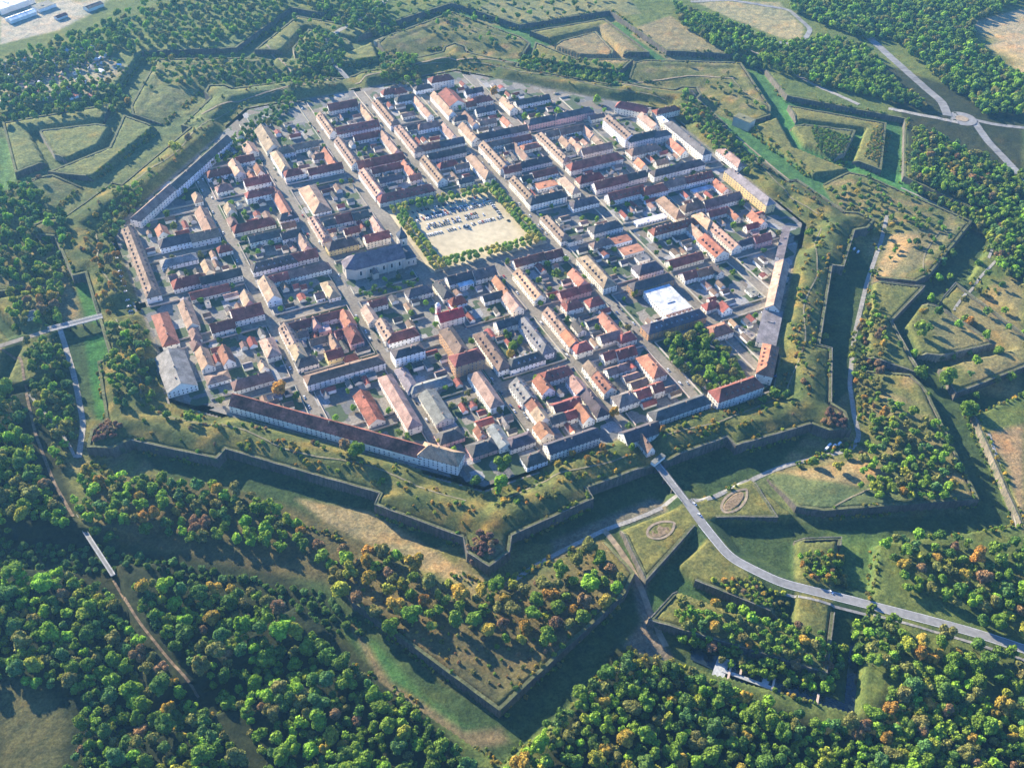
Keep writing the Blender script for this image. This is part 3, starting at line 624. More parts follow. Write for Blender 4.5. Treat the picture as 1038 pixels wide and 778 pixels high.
BLD = '''W1 690 38 365 328 13 9 5 g k w F
W1 365 328 158 492 13 9 5 h b w F
W1 505 370 520 395 9 5 5 h t w
W1 535 450 600 590 14 6 7 g t w
W1 320 640 470 612 14 7 6 h k w
W1 470 612 640 585 14 7 6 g b w
W1 285 560 330 600 12 6 5 g o w Y
W1 790 300 935 265 12 7 6 g r w
W1 820 365 955 340 11 8 5 h r w
W1 725 175 765 250 12 8 5 g t w
W1 600 255 690 215 13 6 5 h r w
W1 650 330 690 322 12 6 5 h b w
W1 690 430 720 470 11 5 5 g t w
W1 710 515 730 540 9 5 4 h b w
W1 745 555 940 525 12 5 6 h r w
W1 975 345 1050 500 11 6 5 g o w
W1 740 170 845 150 11 6 5 g r w
W1 820 245 845 285 9 5 5 g o w
W1 865 200 885 245 9 5 5 g o w
W1 800 75 850 125 14 5 4 g t w
W2 195 262 275 380 18 7 7 g t w
W2 280 420 345 505 12 8 4 h t w
W2 300 400 360 390 14 7 5 h b w
W2 355 530 410 520 12 7 5 h r w
W2 425 545 470 535 10 6 1 f g w
W2 470 525 670 485 12 6 5 g r w
W2 380 385 530 355 12 5 4 g b w
W2 520 440 575 425 10 5 4 h b w
W2 575 395 625 490 10 6 6 g o w
W2 480 620 540 720 20 5 7 h t w
W2 585 145 760 120 12 6 6 g r w
W2 630 280 885 240 12 6 6 g r w D
W2 545 190 620 300 11 6 5 g t w D
W2 650 335 755 480 12 6 5 g t w D
W2 900 300 1000 410 10 6 5 g t w
W2 740 330 890 300 9 5 5 g r w
W2 755 480 1030 430 12 6 6 g r w
W2 780 140 840 225 9 5 4 g t w
W2 790 520 905 655 13 7 5 g t w D
W2 905 670 1180 615 13 6 6 h r w D
W3 150 635 320 600 10 5 5 g r w
W3 345 585 395 660 9 6 5 g o w
W3 370 680 440 665 10 6 4 g o w
W3 190 690 330 670 10 5 4 g k w
W3 230 175 280 165 10 6 5 h r w
W3 295 170 335 162 10 6 5 h r w
W3 310 215 400 200 10 6 5 h k w
W3 185 235 285 350 12 7 5 h t w D
W3 310 385 430 505 12 7 5 h t w D
W3 460 560 570 690 12 7 5 g t w D
W3 430 505 550 480 11 6 5 g r w
W3 550 480 690 452 11 6 5 g k w
W3 480 550 700 510 10 6 5 g k w
W3 560 600 640 585 9 5 5 h r w
W3 640 620 720 600 8 5 4 g b w
W3 660 700 745 680 9 5 4 g k w
W3 415 215 490 320 9 6 4 g t w
W3 440 380 530 355 10 6 5 h b w
W3 360 390 440 370 8 5 4 g b w
W3 330 320 400 303 8 4 3 g t w
W3 420 155 490 142 9 6 4 h k w
W3 515 100 600 85 14 11 5 h r w
W3 520 185 625 305 11 7 5 g t w
W3 590 165 655 240 22 7 6 g r w
W3 700 180 800 160 10 6 4 g k w
W3 745 225 840 210 10 6 5 h r w
W3 700 250 760 240 9 5 5 g r w
W3 760 285 870 265 10 5 5 g k w
W3 700 300 760 370 9 5 4 g b w
W3 780 360 880 343 9 5 4 g t w
W3 925 330 960 375 9 5 4 g o w
W3 690 365 760 455 12 7 5 g t w
W3 760 440 960 400 12 7 5 g k w
W3 960 400 1060 380 12 7 5 g b w
W3 570 370 635 440 10 5 5 g t w
W3 645 335 700 322 9 5 4 h k w
W3 745 550 835 655 13 7 6 h t w
W4 115 360 245 500 13 8 5 g t w D
W4 120 375 275 340 10 6 4 g b w
W4 280 345 390 320 11 6 4 g r w
W4 230 520 330 495 11 6 5 g r w
W4 335 480 490 450 11 6 5 h k w
W4 300 370 370 450 9 5 5 g t w
W4 240 390 300 375 8 5 4 g k w
W4 220 440 250 475 8 4 4 g b w
W4 360 385 420 372 12 5 3 h o w
W4 455 310 595 450 12 7 5 h t w D
W4 390 235 535 205 13 8 4 h k p
W4 545 200 730 165 13 9 4 h k p
W4 300 125 500 90 11 6 4 g k w
W4 235 100 290 165 11 7 4 g t w
W4 735 215 820 200 9 5 3 g k w
W4 480 310 560 292 10 5 5 g b w
W4 560 292 700 262 12 6 5 g b w
W4 575 330 615 375 9 5 5 g t w
W4 630 340 690 400 10 6 5 g t w
W4 705 270 755 320 9 5 5 g t w
W4 760 330 820 375 9 5 4 g t w
W4 685 405 865 370 11 6 5 g b w
W4 640 490 895 425 13 7 6 h r w
W4 590 570 650 630 12 6 5 h t w
W4 650 710 760 685 12 6 5 h k w
W4 400 545 540 515 13 5 4 g r w
W4 420 625 540 600 13 5 1 f o w
W4 335 570 400 555 10 5 4 g k w
W4 290 565 400 675 12 8 5 g t w D
W4 400 690 570 652 12 8 5 h k w
W4 690 565 790 540 12 6 6 h r w
W5 70 545 260 500 13 7 6 g r w
W5 260 500 370 475 12 7 5 g k w
W5 150 610 360 560 13 7 6 g r w D
W5 370 575 470 550 13 7 6 h r w
W5 150 150 290 265 14 12 5 g t w D
W5 290 270 430 240 13 10 5 h k w
W5 435 250 495 240 12 10 4 h k w
W5 225 75 365 95 13 9 6 h r w F
W5 345 135 440 205 12 10 5 g t w
W5 440 115 545 98 12 8 4 h r w
W5 445 160 495 190 10 8 1 f w w
W5 520 188 722 350 13 11 4 h g w
W5 520 285 600 360 12 5 5 g o w
W5 300 345 430 320 15 6 5 h b w
W5 330 400 365 440 10 6 5 g o w
W5 430 420 500 405 9 5 4 g b w
W5 430 470 690 410 12 8 5 h k w
W5 465 545 600 515 12 7 5 h b w
W5 600 515 760 480 12 7 5 g r w D
W5 780 525 850 580 12 5 5 g o w
W5 710 650 925 600 13 6 6 g b w
W5 610 670 695 652 12 6 6 h b w
W5 480 625 565 705 13 6 7 h t w
W5 640 592 760 570 8 3 1 f w w
W5 310 775 490 738 8 4 1 f w w
W5 830 345 925 420 14 7 4 h t w
W6 355 118 580 290 13 11 5 h g y
W6 175 375 235 420 15 7 6 h t w
W6 255 430 385 565 13 7 5 g t w D
W11 590 150 640 215 12 6 5 g t w
W11 660 210 770 310 18 7 6 g o w D
W11 375 180 590 115 12 8 5 h r w D
W11 450 370 640 315 13 5 5 g r w
W6 470 365 550 425 12 6 5 g o w
W6 490 520 580 490 12 7 5 g r p
W6 400 540 480 520 10 6 4 h k w
W6 220 370 330 340 9 5 5 g r w
W6 345 345 390 400 8 5 4 g o w
W6 440 450 510 430 8 5 4 g r w
C8 145 145 122 262 9 6 1 f g w F
C8 132 268 100 440 15 9 6 g t w F
C8 96 455 70 585 20 6 1 f g w F
C8 90 590 70 670 16 11 6 h o w F D
P 131 229 152 292 14 7 6 h t w D
W7 350 225 395 215 13 5 5 g b w
W7 400 245 530 212 14 6 6 h r w
W7 530 235 770 180 12 7 5 g k w
W7 470 325 700 275 13 4 4 g r w
W7 300 445 350 580 15 6 5 h o w
W7 430 365 495 500 12 6 5 g t w
W7 490 530 510 565 9 5 4 h b w
W7 500 600 515 625 9 4 4 h b w
W7 530 640 585 740 12 5 5 g t w
W13 118 245 190 450 26 6 7 g g w
W7 710 425 890 385 18 7 7 g r w
W7 590 510 730 475 12 6 6 g r w
W7 790 305 825 370 11 6 6 g t w
W7 665 625 700 710 11 5 6 g o w
W7 925 590 955 650 13 6 5 h t w
W13 520 430 690 385 12 5 6 h b w
W13 370 415 440 400 12 4 2 h b w
W13 660 315 680 350 8 4 4 g t w
W7 330 130 480 100 13 5 4 h g w
W7 560 130 590 190 10 4 4 g t w
W7 655 50 690 42 10 5 5 h r w
W8 180 225 370 190 13 7 4 g k w
W8 370 205 490 180 12 7 5 g k w
W8 480 210 530 280 10 6 5 g t w
W8 380 95 440 80 11 6 5 h k w
W8 375 155 455 135 9 5 4 g o w
W8 225 380 430 335 12 6 6 h k w D
W8 430 330 580 298 12 6 6 g r w
W8 300 460 410 432 11 6 5 g r w
W8 410 430 630 378 11 6 5 h b w
W8 270 455 335 570 14 7 6 g t w
W8 640 490 680 545 12 5 4 h t w
W8 570 560 620 548 10 4 4 g b w
W8 560 110 635 225 11 5 4 h t w D
W8 670 255 780 228 14 7 6 h k y
W8 690 110 780 85 13 5 6 g r w
W8 790 95 880 70 13 6 5 g k w
W8 740 185 830 165 10 5 4 g r w
W8 620 140 690 120 10 4 4 g k w
W8 910 110 950 175 10 6 5 g t w
W8 860 225 1000 190 12 8 5 g r w
W8 800 230 835 275 9 4 1 f g w
W14 580 50 630 130 11 6 4 g t w
W14 665 125 730 225 12 7 5 g t w D
W14 730 215 850 190 13 7 5 h r w
W14 595 30 700 8 11 6 4 g r w
W14 130 160 270 125 11 6 5 g r w
W14 270 120 440 80 11 6 4 g r w
W14 450 75 490 150 12 7 5 g o p
W14 490 170 515 220 13 8 6 h r p
W14 100 155 165 270 12 7 5 g t w D
W14 165 280 200 330 12 8 4 h t w
W14 200 365 260 348 12 6 5 h k w
W14 345 325 440 300 13 7 5 g r y
W14 275 115 290 160 8 7 5 g t p
W14 300 195 370 177 9 5 1 f p p
W14 375 220 410 285 8 5 5 g t w
W14 180 210 240 193 9 5 4 g b w
W14 250 255 350 230 9 4 4 g b w
W14 400 205 440 195 7 5 4 g r p
W14 470 345 510 335 8 4 4 h r w
W14 255 455 650 360 13 8 4 h b w
W14 770 315 880 285 13 11 3 h k w
W14 550 545 645 715 15 4 5 g R w
W14 705 460 850 715 13 8 5 h t w
W15 170 580 360 535 11 4 3 h g w
W15 100 480 155 575 11 4 3 h g w
W17 535 140 640 310 17 5 4 g g w
W15 370 240 450 350 14 13 6 h b n
W15 430 395 530 372 16 13 6 h r n
W9 440 592 530 570 12 6 5 h k w
W9 610 545 650 600 12 6 5 h k w
W9 650 520 800 485 14 6 5 g k w
W9 800 485 930 455 16 6 6 g k w
W10 195 510 250 605 9 7 5 g o w
W10 255 605 320 690 13 6 6 g t w
W10 110 630 230 600 11 5 4 g k w
W9 690 640 735 628 10 6 6 h r w
W9 715 562 800 542 10 6 1 f w w
W15 650 205 800 165 12 7 5 g k w
W15 810 180 945 340 13 7 6 h g w D
W15 570 265 690 430 14 7 6 h b w D
W15 750 425 890 385 14 7 5 h k w D
W15 535 500 645 650 13 8 5 h t w
W18 310 70 390 180 15 7 6 g g w D
W18 390 180 430 240 13 7 5 g o w
W18 430 240 475 305 13 7 5 g t w
W18 440 50 500 130 13 6 6 g o w
W18 480 35 600 5 13 7 6 h r w D
W18 640 55 695 135 13 6 5 g t w
W18 720 140 800 245 13 6 5 h k w
W18 520 230 680 188 14 5 5 g r w
W18 500 300 590 280 11 6 4 g k w
W18 590 275 660 260 11 6 4 g r w
W18 680 215 730 300 12 6 6 g o w
W18 445 325 490 395 13 7 5 g o w
W18 485 462 780 370 13 9 5 g k w
W18 385 525 440 510 13 6 5 h k w
W18 290 430 370 405 13 6 4 h k w
W18 70 462 150 440 15 5 5 h k p
W18 170 345 250 460 12 6 3 g g w
W18 80 350 110 400 8 5 4 g o w
W18 70 330 170 303 8 4 3 g r w
W17 630 395 700 375 14 5 5 h k p
W16 320 120 420 245 12 7 5 g t w D
W16 425 250 480 320 12 7 5 g o w
W16 500 335 540 325 13 7 5 h r w
W16 440 85 490 75 12 7 6 h r w
W16 575 65 615 58 12 7 6 h r w
W16 640 150 745 275 13 5 5 g o w
W16 755 278 800 268 12 6 5 h r w
W16 540 205 660 178 12 4 2 g k w
W16 480 200 520 255 9 5 3 g k w
W16 620 285 740 258 12 6 5 g b w
W10 555 600 740 565 11 6 5 g r p
W10 640 470 700 545 12 6 5 g o w
W10 290 420 470 380 12 6 5 g r w
W10 470 380 575 357 12 6 5 g r w
W10 320 470 450 625 13 7 5 g t w D
W10 490 160 585 270 12 6 5 h t w D
W10 600 305 690 285 10 6 1 f k w
W10 715 395 845 525 16 8 6 h t w D
W10 770 220 890 192 14 7 5 h k w
W10 765 315 850 298 10 6 4 h b w
W11 110 252 220 228 14 5 1 f o w
W11 170 315 290 288 14 5 1 f o w
W11 290 392 370 373 16 6 6 h k w
W11 260 355 330 340 10 5 1 f g w
W11 250 490 450 445 12 8 5 h k n
W11 385 522 500 662 32 8 1 f w w
W11 340 730 630 655 14 8 6 h k n D
W11 530 440 610 420 12 6 5 g r w
W11 615 425 700 400 12 6 5 g o w
W11 715 380 750 430 9 6 4 g k w
W11 680 612 720 602 10 5 5 h r w
W11 765 600 795 640 12 6 5 g r w
W12 370 352 430 338 16 7 5 h o w
W12 575 120 605 160 10 3 1 f g w
W16 555 430 605 490 12 7 5 g t w
W16 610 495 690 590 13 7 5 g o w D
W16 640 390 710 372 10 6 5 g r w
W16 715 375 830 350 13 6 5 g r w
W16 660 480 790 450 10 5 4 g b w
W16 760 525 850 503 9 4 3 g t w
W16 800 560 900 535 10 5 4 g b w
W16 750 632 800 620 15 7 6 h g w
W16 830 610 915 590 12 7 5 g r w
W16 925 573 990 558 12 8 5 g r w
W16 900 400 960 470 15 7 6 h o w
W19 440 440 710 350 13 8 5 h k w
W19 240 565 450 505 15 7 6 g k w
W19 350 565 405 650 8 5 6 g b w
W19 810 305 1010 245 16 11 7 h r w D
P 236 398 430 453 15 8 7 g R w F
W17 545 465 690 508 16 11 6 h t w F
'''
SPECIAL = {
 'P 236 398': ('very long barrack with patchy rust red roof along the lower left rampart', 'barrack'),
 'W17 545 465': ('tall barrack end block with tan hipped roof ending the very long barrack', 'barrack'),
 'W1 690 38': ('long narrow barrack with dark roof and white front on the upper left rampart', 'barrack'),
 'W1 365 328': ('brown roofed end section of the long white fronted upper left barrack', 'barrack'),
 'P 131 229': ('long barrack with tan dormered roof just above the left gate', 'barrack'),
 'W13 118 245': ('big grey shed with pale gable end at the left edge of town', 'hall'),
 'W7 300 445': ('orange roofed gate building beside the left bridge', 'gatehouse'),
 'C8 145 145': ('narrow grey flat roofed wing at the upper end of the right casern row', 'barrack'),
 'C8 132 268': ('long barrack with tan roof in the right casern row', 'barrack'),
 'C8 96 455': ('wide grey flat roofed section of the right casern row', 'barrack'),
 'C8 90 590': ('tall barrack with orange red roof, lower end of right casern row', 'barrack'),
 'W11 385 522': ('large flat white roofed market hall between two dark roofed wings', 'hall'),
 'W11 340 730': ('long dark roofed brick barrack with dormers beside the walled park', 'barrack'),
 'W11 250 490': ('dark roofed brick wing on the far side of the white market hall', 'barrack'),
 'W14 255 455': ('long white two storey school with brown hipped roof left of centre', 'school'),
 'W10 715 395': ('large arcaded town hall with tan hipped dormered roof right of the square', 'town hall'),
 'W12 370 352': ('orange roofed villa behind the walled park', 'villa'),
 'W19 810 305': ('large white corner building with red dormered hipped roof at the lower right', 'barrack'),
 'W19 240 565': ('dark roofed gatehouse at the head of the bottom bridge', 'gatehouse'),
 'W19 350 565': ('narrow brown gabled wing projecting from the bottom gatehouse', 'gatehouse'),
 'W15 370 240': ('tall tan brick school wing with brown hipped roof below the chapel', 'school'),
 'W15 430 395': ('red roofed end pavilion of the tan brick school', 'school'),
 'W5 520 188': ('long white barrack with grey hipped roof at the upper right rampart', 'barrack'),
 'W6 355 118': ('long yellow barrack with grey hipped roof near the right gate', 'barrack'),
 'W14 550 545': ('low shed with rust red gable roof in the lower barrack yard', 'shed'),
 'W14 705 460': ('long barrack with tan roof running towards the lower rampart', 'barrack'),
 'W17 535 140': ('long low workshop with grey roof beside the tan barrack', 'workshop'),
 'W2 480 620': ('square pavilion with tall tan pyramid roof on the upper left square', 'pavilion'),
 'W19 440 440': ('long white row with dark roof right of the bottom gatehouse', 'terrace'),
 'W18 485 462': ('long white row with dark roof left of the bottom gatehouse', 'terrace'),
 'W8 670 255': ('yellow house with dark hipped roof left of the church', 'house'),
 'W14 345 325': ('yellow house with red gable roof above the long white school', 'house'),
}

for line in BLD.strip().splitlines():
    t = line.split(); w = t[0]; x1, y1, x2, y2, wd, e, r = map(float, t[1:8]); ty, rc, wc = t[8:11]; fl = t[11:]
    if r > 1.5 and line[:2] != 'C8': e *= 1.1; r *= 1.12; wd *= 1.06
    a = Vector(G(*Pw(w, x1, y1), e+r)); b = Vector(G(*Pw(w, x2, y2), e+r)); d = b-a
    if 'F' in fl:
        ang = round(math.atan2(d.y, d.x)/(PI/4))*PI/4
        L = d.length
    else:
        ang = 0 if abs(d.x) > abs(d.y) and 'Y' not in fl else PI/2
        L = abs(d.x) if ang == 0 else abs(d.y)
    c = (a+b)/2
    if ty == 'h': L += wd*.84
    L = max(L, 5)
    size = 'long ' if L > 44 else ('small ' if L < 17 else '')
    lab = size+WN[wc]+' house, '+RN[rc]+' '+TN[ty]+' roof, block '+place(c.x, c.y)
    if len(lab.split()) > 13: lab = lab.replace(' house,', ',')
    fixed = None
    for key, (l2, cat2) in SPECIAL.items():
        if line.startswith(key): fixed = (l2, cat2)
    house(c.x, c.y, ang if abs(ang) < PI else 0, L, wd, e, r, ty, rc, wc, fixed[0] if fixed else lab, cat=fixed[1] if fixed else 'house', dormers='D' in fl, wstep=3.7 if L < 60 else 4.6)
# ---------------------------------------------------------------- church, chapel, gates
def wins(root, pts, a, sc=(1, 1, 1)):
    for p in pts: ob('window', WINDOW, root, p, a, color=(.6, .57, .5), scale=sc)
ch = bpy.data.objects.new('church', None); ch.location = (-124, -34, .13); link(ch)
mb = MB(); mb.prism([(-26,-13),(30,-13),(30,13),(-26,13),(-35,6.5),(-35,-6.5)], -.3, 13.5); ob('wall', mb.mesh('wall', M_WALL), ch, color=(.56, .48, .38))
mb = MB(); e, r_ = 13.45, 24
A = [(-26.5,-13.8,e),(30.4,-13.8,e),(30.4,0,r_),(-22,0,r_)]; mb.quad(A); mb.quad([(30.4,13.8,e),(-26.5,13.8,e),(-22,0,r_),(30.4,0,r_)])
mb.quad([(-36,-7,e),(-26.5,-13.8,e),(-22,0,r_)]); mb.quad([(-36,7,e),(-36,-7,e),(-22,0,r_)]); mb.quad([(-26.5,13.8,e),(-36,7,e),(-22,0,r_)])
ob('roof', mb.mesh('roof', M_ROOF), ch, color=(.15, .12, .13))
mb = MB(); mb.quad([(30.45,-13,13.3),(30.45,13,13.3),(30.45,0,23.7)]); ob('gable', mb.mesh('gable', M_WALL), ch, color=(.5, .44, .35))
wins(ch, [(x, -13.02, 4.5) for x in (-21, -10, 5, 14, 23)], 0, (2.0, 1, 3.6)); wins(ch, [(-35.02, 0, 5)], -PI/2, (1.6, 1, 3))
for x in (-15.5, -2.5, 9.5, 18.5, 27.5):
    mb = MB(); mb.box(x-.7, x+.7, -14.4, -13.02, -.3, 10.5); ob('buttress', mb.mesh('buttress', M_WALL), ch, color=(.58, .5, .4))
mb = MB(); mb.box(-9.5, -3.2, -20, -13.05, -.3, 7.5); ob('transept', mb.mesh('transept', M_WALL), ch, color=(.5, .43, .33))
mb = MB(); mb.quad([(-10,-20.5,7.3),(-6.3,-20.5,11.5),(-6.3,-13.05,11.5),(-10,-13.05,7.3)]); mb.quad([(-6.3,-20.5,11.5),(-2.7,-20.5,7.3),(-2.7,-13.05,7.3),(-6.3,-13.05,11.5)]); mb.quad([(-9.5,-20,7.5),(-3.2,-20,7.5),(-6.3,-20,11.2)])
ob('transept_roof', mb.mesh('transept_roof', M_ROOF), ch, color=(.13, .12, .13))
mb = MB(); mb.box(30.6, 43, -12, 12, -.3, 10); ob('porch', mb.mesh('porch', M_WALL), ch, color=(.55, .48, .38))
mb = MB(); e, r_ = 10.02, 14.5; a_, b_, c_, d_ = (30.5,-12.5,e),(43.5,-12.5,e),(43.5,12.5,e),(30.5,12.5,e)
mb.quad([a_, b_, (38,-5,r_),(30.5,-5,r_)]); mb.quad([b_, c_, (38,5,r_),(38,-5,r_)]); mb.quad([c_, d_, (30.5,5,r_),(38,5,r_)]); mb.quad([(30.5,-5,r_),(38,-5,r_),(38,5,r_),(30.5,5,r_)]); mb.quad([d_, a_, (30.5,-5,r_),(30.5,5,r_)])
ob('porch_roof', mb.mesh('porch_roof', M_ROOF), ch, color=(.07, .08, .1)); wins(ch, [(34, -12.02, 3), (39.5, -12.02, 3)], 0, (1.2, 1, 2.4))
tb = MB(); tb.box(32, 41, 8.5, 17.5, -.3, 22); tb.box(31.6, 41.4, 8.1, 17.9, 21.9, 22.6); ob('bell_tower', tb.mesh('bell_tower', M_WALL), ch, color=(.58, .51, .4))
tr_ = MB(); cx_, cy_ = 36.5, 13
for (z0, z1, w0, w1) in ((22.6, 26, 4.9, 4.2), (26, 30, 4.2, 1.5), (30, 33, 1.2, .9), (33, 35.5, .9, .05)):
    tr_.solid([(cx_+a*w0, cy_+b*w0, z0) for a, b in ((-1,-1),(1,-1),(1,1),(-1,1))], [(cx_+a*w1, cy_+b*w1, z1) for a, b in ((-1,-1),(1,-1),(1,1),(-1,1))])
ob('spire', tr_.mesh('spire', M_ROOF), ch, color=(.06, .075, .1)); wins(ch, [(36.5, 8.48, 15), (36.5, 8.48, 7)], 0, (1.5, 1, 2.2)); wins(ch, [(31.98, 13, 15)], -PI/2, (1.5, 1, 2.2))
ck = MB(); ck.cyl(0, 0, 0, .15, 1.3, 1.3, 20); ckm = ck.mesh('clock_face', M_TRIM)
o = ob('clock_face', ckm, ch, (36.5, 8.4, 20.2), color=(.75, .72, .62)); o.rotation_euler = (PI/2, 0, 0)
tag(ch, 'large stone parish church with bell tower and dark roof beside the car park square', 'church'); FOOT.append((-124, -34, 0, 90, 42))
cp = house(-88, -151, 0, 27, 15, 9, 6, 'g', 'r', 'w', 'white chapel with bright red gable roof and small white bell turret', 'chapel', rcol=(.42, .04, .04), wcol=(.72, .68, .6), wstep=5)
mb = MB(); mb.box(-11, -6.5, 7.6, 12.1, -.3, 17); mb.box(-11.3, -6.2, 7.3, 12.4, 16.9, 17.5); ob('bell_turret', mb.mesh('bell_turret', M_WALL), cp, color=(.68, .63, .54))
mb = MB(); mb.cyl(-8.75, 9.85, 17.5, 19.4, 2.2, 1.8, 12); mb.cyl(-8.75, 9.85, 19.4, 20.8, 1.8, .2, 12); ob('turret_dome', mb.mesh('turret_dome', M_TRIM), cp, color=(.6, .6, .58))
wins(cp, [(-8.75, 7.55, 12)], 0, (1.1, 1, 1.7)); wins(cp, [(-11.02, 9.85, 12)], -PI/2, (1.1, 1, 1.7))
# ---------------------------------------------------------------- bridges
def bridge(x0, y0, x1, y1, w, label, z=0.05, piers=4, col=(.2, .19, .18), zb=-8.3, rail=(.16, .15, .14), name='bridge'):
    d = Vector((x1-x0, y1-y0)); L = d.length; a = math.atan2(d.y, d.x)
    rt = bpy.data.objects.new(name, None); rt.location = ((x0+x1)/2, (y0+y1)/2, z); rt.rotation_euler = (0, 0, a); link(rt)
    mb = MB(); mb.box(-L/2, L/2, -w/2, w/2, -.7, .0); ob('deck', mb.mesh('deck', M_CONC), rt, color=col)
    mb = MB(); mb.box(-L/2, L/2, -w/2+.9, w/2-.9, .004, .05); ob('carriageway', mb.mesh('carriageway', M_ROAD), rt)
    for s in (-1, 1):
        mb = MB(); n = max(2, int(L/3))
        for i in range(n+1): x = -L/2+.15+(L-.3)*i/n; mb.box(x-.12, x+.12, s*(w/2-.25)-.1, s*(w/2-.25)+.1, .0, 1.1)
        mb.box(-L/2, L/2, s*(w/2-.25)-.14, s*(w/2-.25)+.14, 1.1, 1.3); mb.box(-L/2, L/2, s*(w/2-.25)-.05, s*(w/2-.25)+.05, .5, .62)
        ob('railing', mb.mesh('railing', M_TRIM), rt, color=rail)
    for i in range(piers):
        x = -L/2+L*(i+.5)/piers; mb = MB(); mb.box(x-.7, x+.7, -w/2+.4, w/2-.4, zb, -.72); ob('pier', mb.mesh('pier', M_MAS), rt, color=STONE)
    tag(rt, label, 'bridge'); return rt
bridge(-1, -402, -2, -455, 6.5, 'narrow road bridge over the wide ditch to the bottom gate')
bridge(-403, -1, -455, -2, 7, 'bridge with pale cracked parapets over the green ditch at the left gate', rail=(.55, .5, .45))
bridge(0, 403, -3, 455, 6, 'bridge over the ditch at the top gate')
ba, bb = G(76, 523, -2), G(115, 583, -2)
bridge(*ba, *bb, 3.6, 'long pale footbridge over the dark ditch in the left woods', z=-1.6, piers=6, rail=(.34, .33, .3), zb=-6.6, name='footbridge')
mb_ = house(*G(667, 466, 3), .32, 15, 4.5, 3.2, .6, 'f', 'g', 'w', 'small grey flat roofed shelter above the head of the bottom bridge', cat='shelter', z=1.5, windows=False)
# lock basin by the bottom ravelin
ZL = -5.2
lk = bpy.data.objects.new('lock_gate', None); c0 = G(765, 693, ZL); lk.location = (c0[0]-1, c0[1]+8, ZL-.6); link(lk)
def lp(px, py, z=ZL): g = G(px, py, z); return (g[0]-c0[0], g[1]-c0[1])
def bar(name, p, q, w, z0, z1, mt, color=None):
    a, b = Vector(lp(*p)), Vector(lp(*q)); d = (b-a).normalized(); n = Vector((-d.y, d.x))*w/2
    mb = MB(); mb.prism([tuple(a-n), tuple(b-n), tuple(b+n), tuple(a+n)], z0, z1); ob(name, mb.mesh(name, mt), lk, color=color)
bar('weir_slab', (742,674), (734,697), 9, -3, 0, M_CONC); bar('weir_slab', (786,694), (782,704), 5, -3, -.1, M_CONC); bar('weir_slab', (824,721), (822,732), 4, -3, -.2, M_CONC)
bar('walkway', (740,687), (792,706), 3, -.4, .4, M_CONC)
for p, q in (((750,677),(744,703)), ((793,696),(788,719)), ((838,712),(834,736)), ((760,682),(758,692))): bar('gate_beam', p, q, 1.5, .42, 1.4, M_TRIM, (.5, .38, .3))
tag(lk, 'concrete lock and weir with cross beams in the dark basin near the bottom', 'lock')
wt = MB(); wt.quad([(*G(a, b, -7.4), 0) for a, b in ((700,668),(850,738),(896,722),(896,655),(862,650),(856,712),(700,655))]); o = ob('water', wt.mesh('water', M_WATER), loc=(0, 0, -7.4)); structure(o)
# fountain
fo = bpy.data.objects.new('fountain', None); fo.location = (-1, -2, .12); link(fo)
mb = MB(); mb.cyl(0, 0, 0, .7, 4.6, 4.6, 24); ob('basin', mb.mesh('basin', M_CONC), fo)
mb = MB(); mb.cyl(0, 0, .702, .74, 4.1, 4.1, 24); ob('water', mb.mesh('water', M_WATER), fo)
mb = MB(); mb.cyl(0, 0, .74, 2.6, .8, .5, 12); mb.cyl(0, 0, 2.6, 2.9, 1.6, 1.8, 16); mb.cyl(0, 0, 2.9, 5, .35, .2, 10); ob('pedestal', mb.mesh('pedestal', M_CONC), fo)
tag(fo, 'round stone fountain in the middle of the car park square', 'fountain')
# ---------------------------------------------------------------- cars
cb = MB()
cb.solid([(-2.1,-.85,.3),(2.1,-.85,.3),(2.1,.85,.3),(-2.1,.85,.3)], [(-2.15,-.87,.8),(2.1,-.8,.75),(2.1,.8,.75),(-2.15,.87,.8)], 0)
cb.solid([(-1.9,-.8,.8),(1.15,-.8,.78),(1.15,.8,.78),(-1.9,.8,.8)], [(-1.35,-.62,1.38),(.35,-.62,1.38),(.35,.62,1.38),(-1.35,.62,1.38)], 1)
cb.box(-1.3, .3, -.6, .6, 1.385, 1.45, 0)
for sx in (-1.3, 1.3):
    for sy in (-.8, .8): cb.box(sx-.32, sx+.32, sy-.1, sy+.1, 0, .62, 2)
CAR = cb.mesh('car', [M_PAINT, M_GLASS, M_TYRE])
vb = MB(); vb.solid([(-2.6,-1,.35),(2.6,-1,.35),(2.6,1,.35),(-2.6,1,.35)], [(-2.6,-.95,2.4),(1.5,-.95,2.4),(1.5,.95,2.4),(-2.6,.95,2.4)], 0)
vb.quad([(2.45,-.85,1.1),(2.45,.85,1.1),(1.66,.85,2.25),(1.66,-.85,2.25)], 1)
for sx in (-1.7, 1.7):
    for sy in (-.95, .95): vb.box(sx-.36, sx+.36, sy-.12, sy+.12, 0, .72, 2)
VAN = vb.mesh('van', [M_PAINT, M_GLASS, M_TYRE])
CC = [('white', (.8,.8,.8)), ('silver', (.55,.56,.57)), ('white', (.75,.75,.75)), ('white', (.7,.7,.7)), ('silver', (.42,.44,.46)), ('grey', (.16,.17,.18)), ('black', (.025,.025,.03)), ('blue', (.04,.08,.22)), ('red', (.35,.03,.03)), ('white', (.75,.75,.75)), ('black', (.03,.03,.03))]
rc_ = random.Random(5)
NCAR = [0]
def car(x, y, rz, where, z=0.13, van=False, col=None):
    if 'street' in where:
        if NCAR[0] >= 280 or rc_.random() < .25: return
    NCAR[0] += 1
    cn, c = col or rc_.choice(CC)
    o = ob('parked_van' if van else 'parked_car', VAN if van else CAR, loc=(x, y, z), rz=rz, color=c)
    tag(o, cn+(' van ' if van else ' car ')+where, 'van' if van else 'car', 'cars parked on the square' if 'square' in where else 'cars parked in the streets'); return o
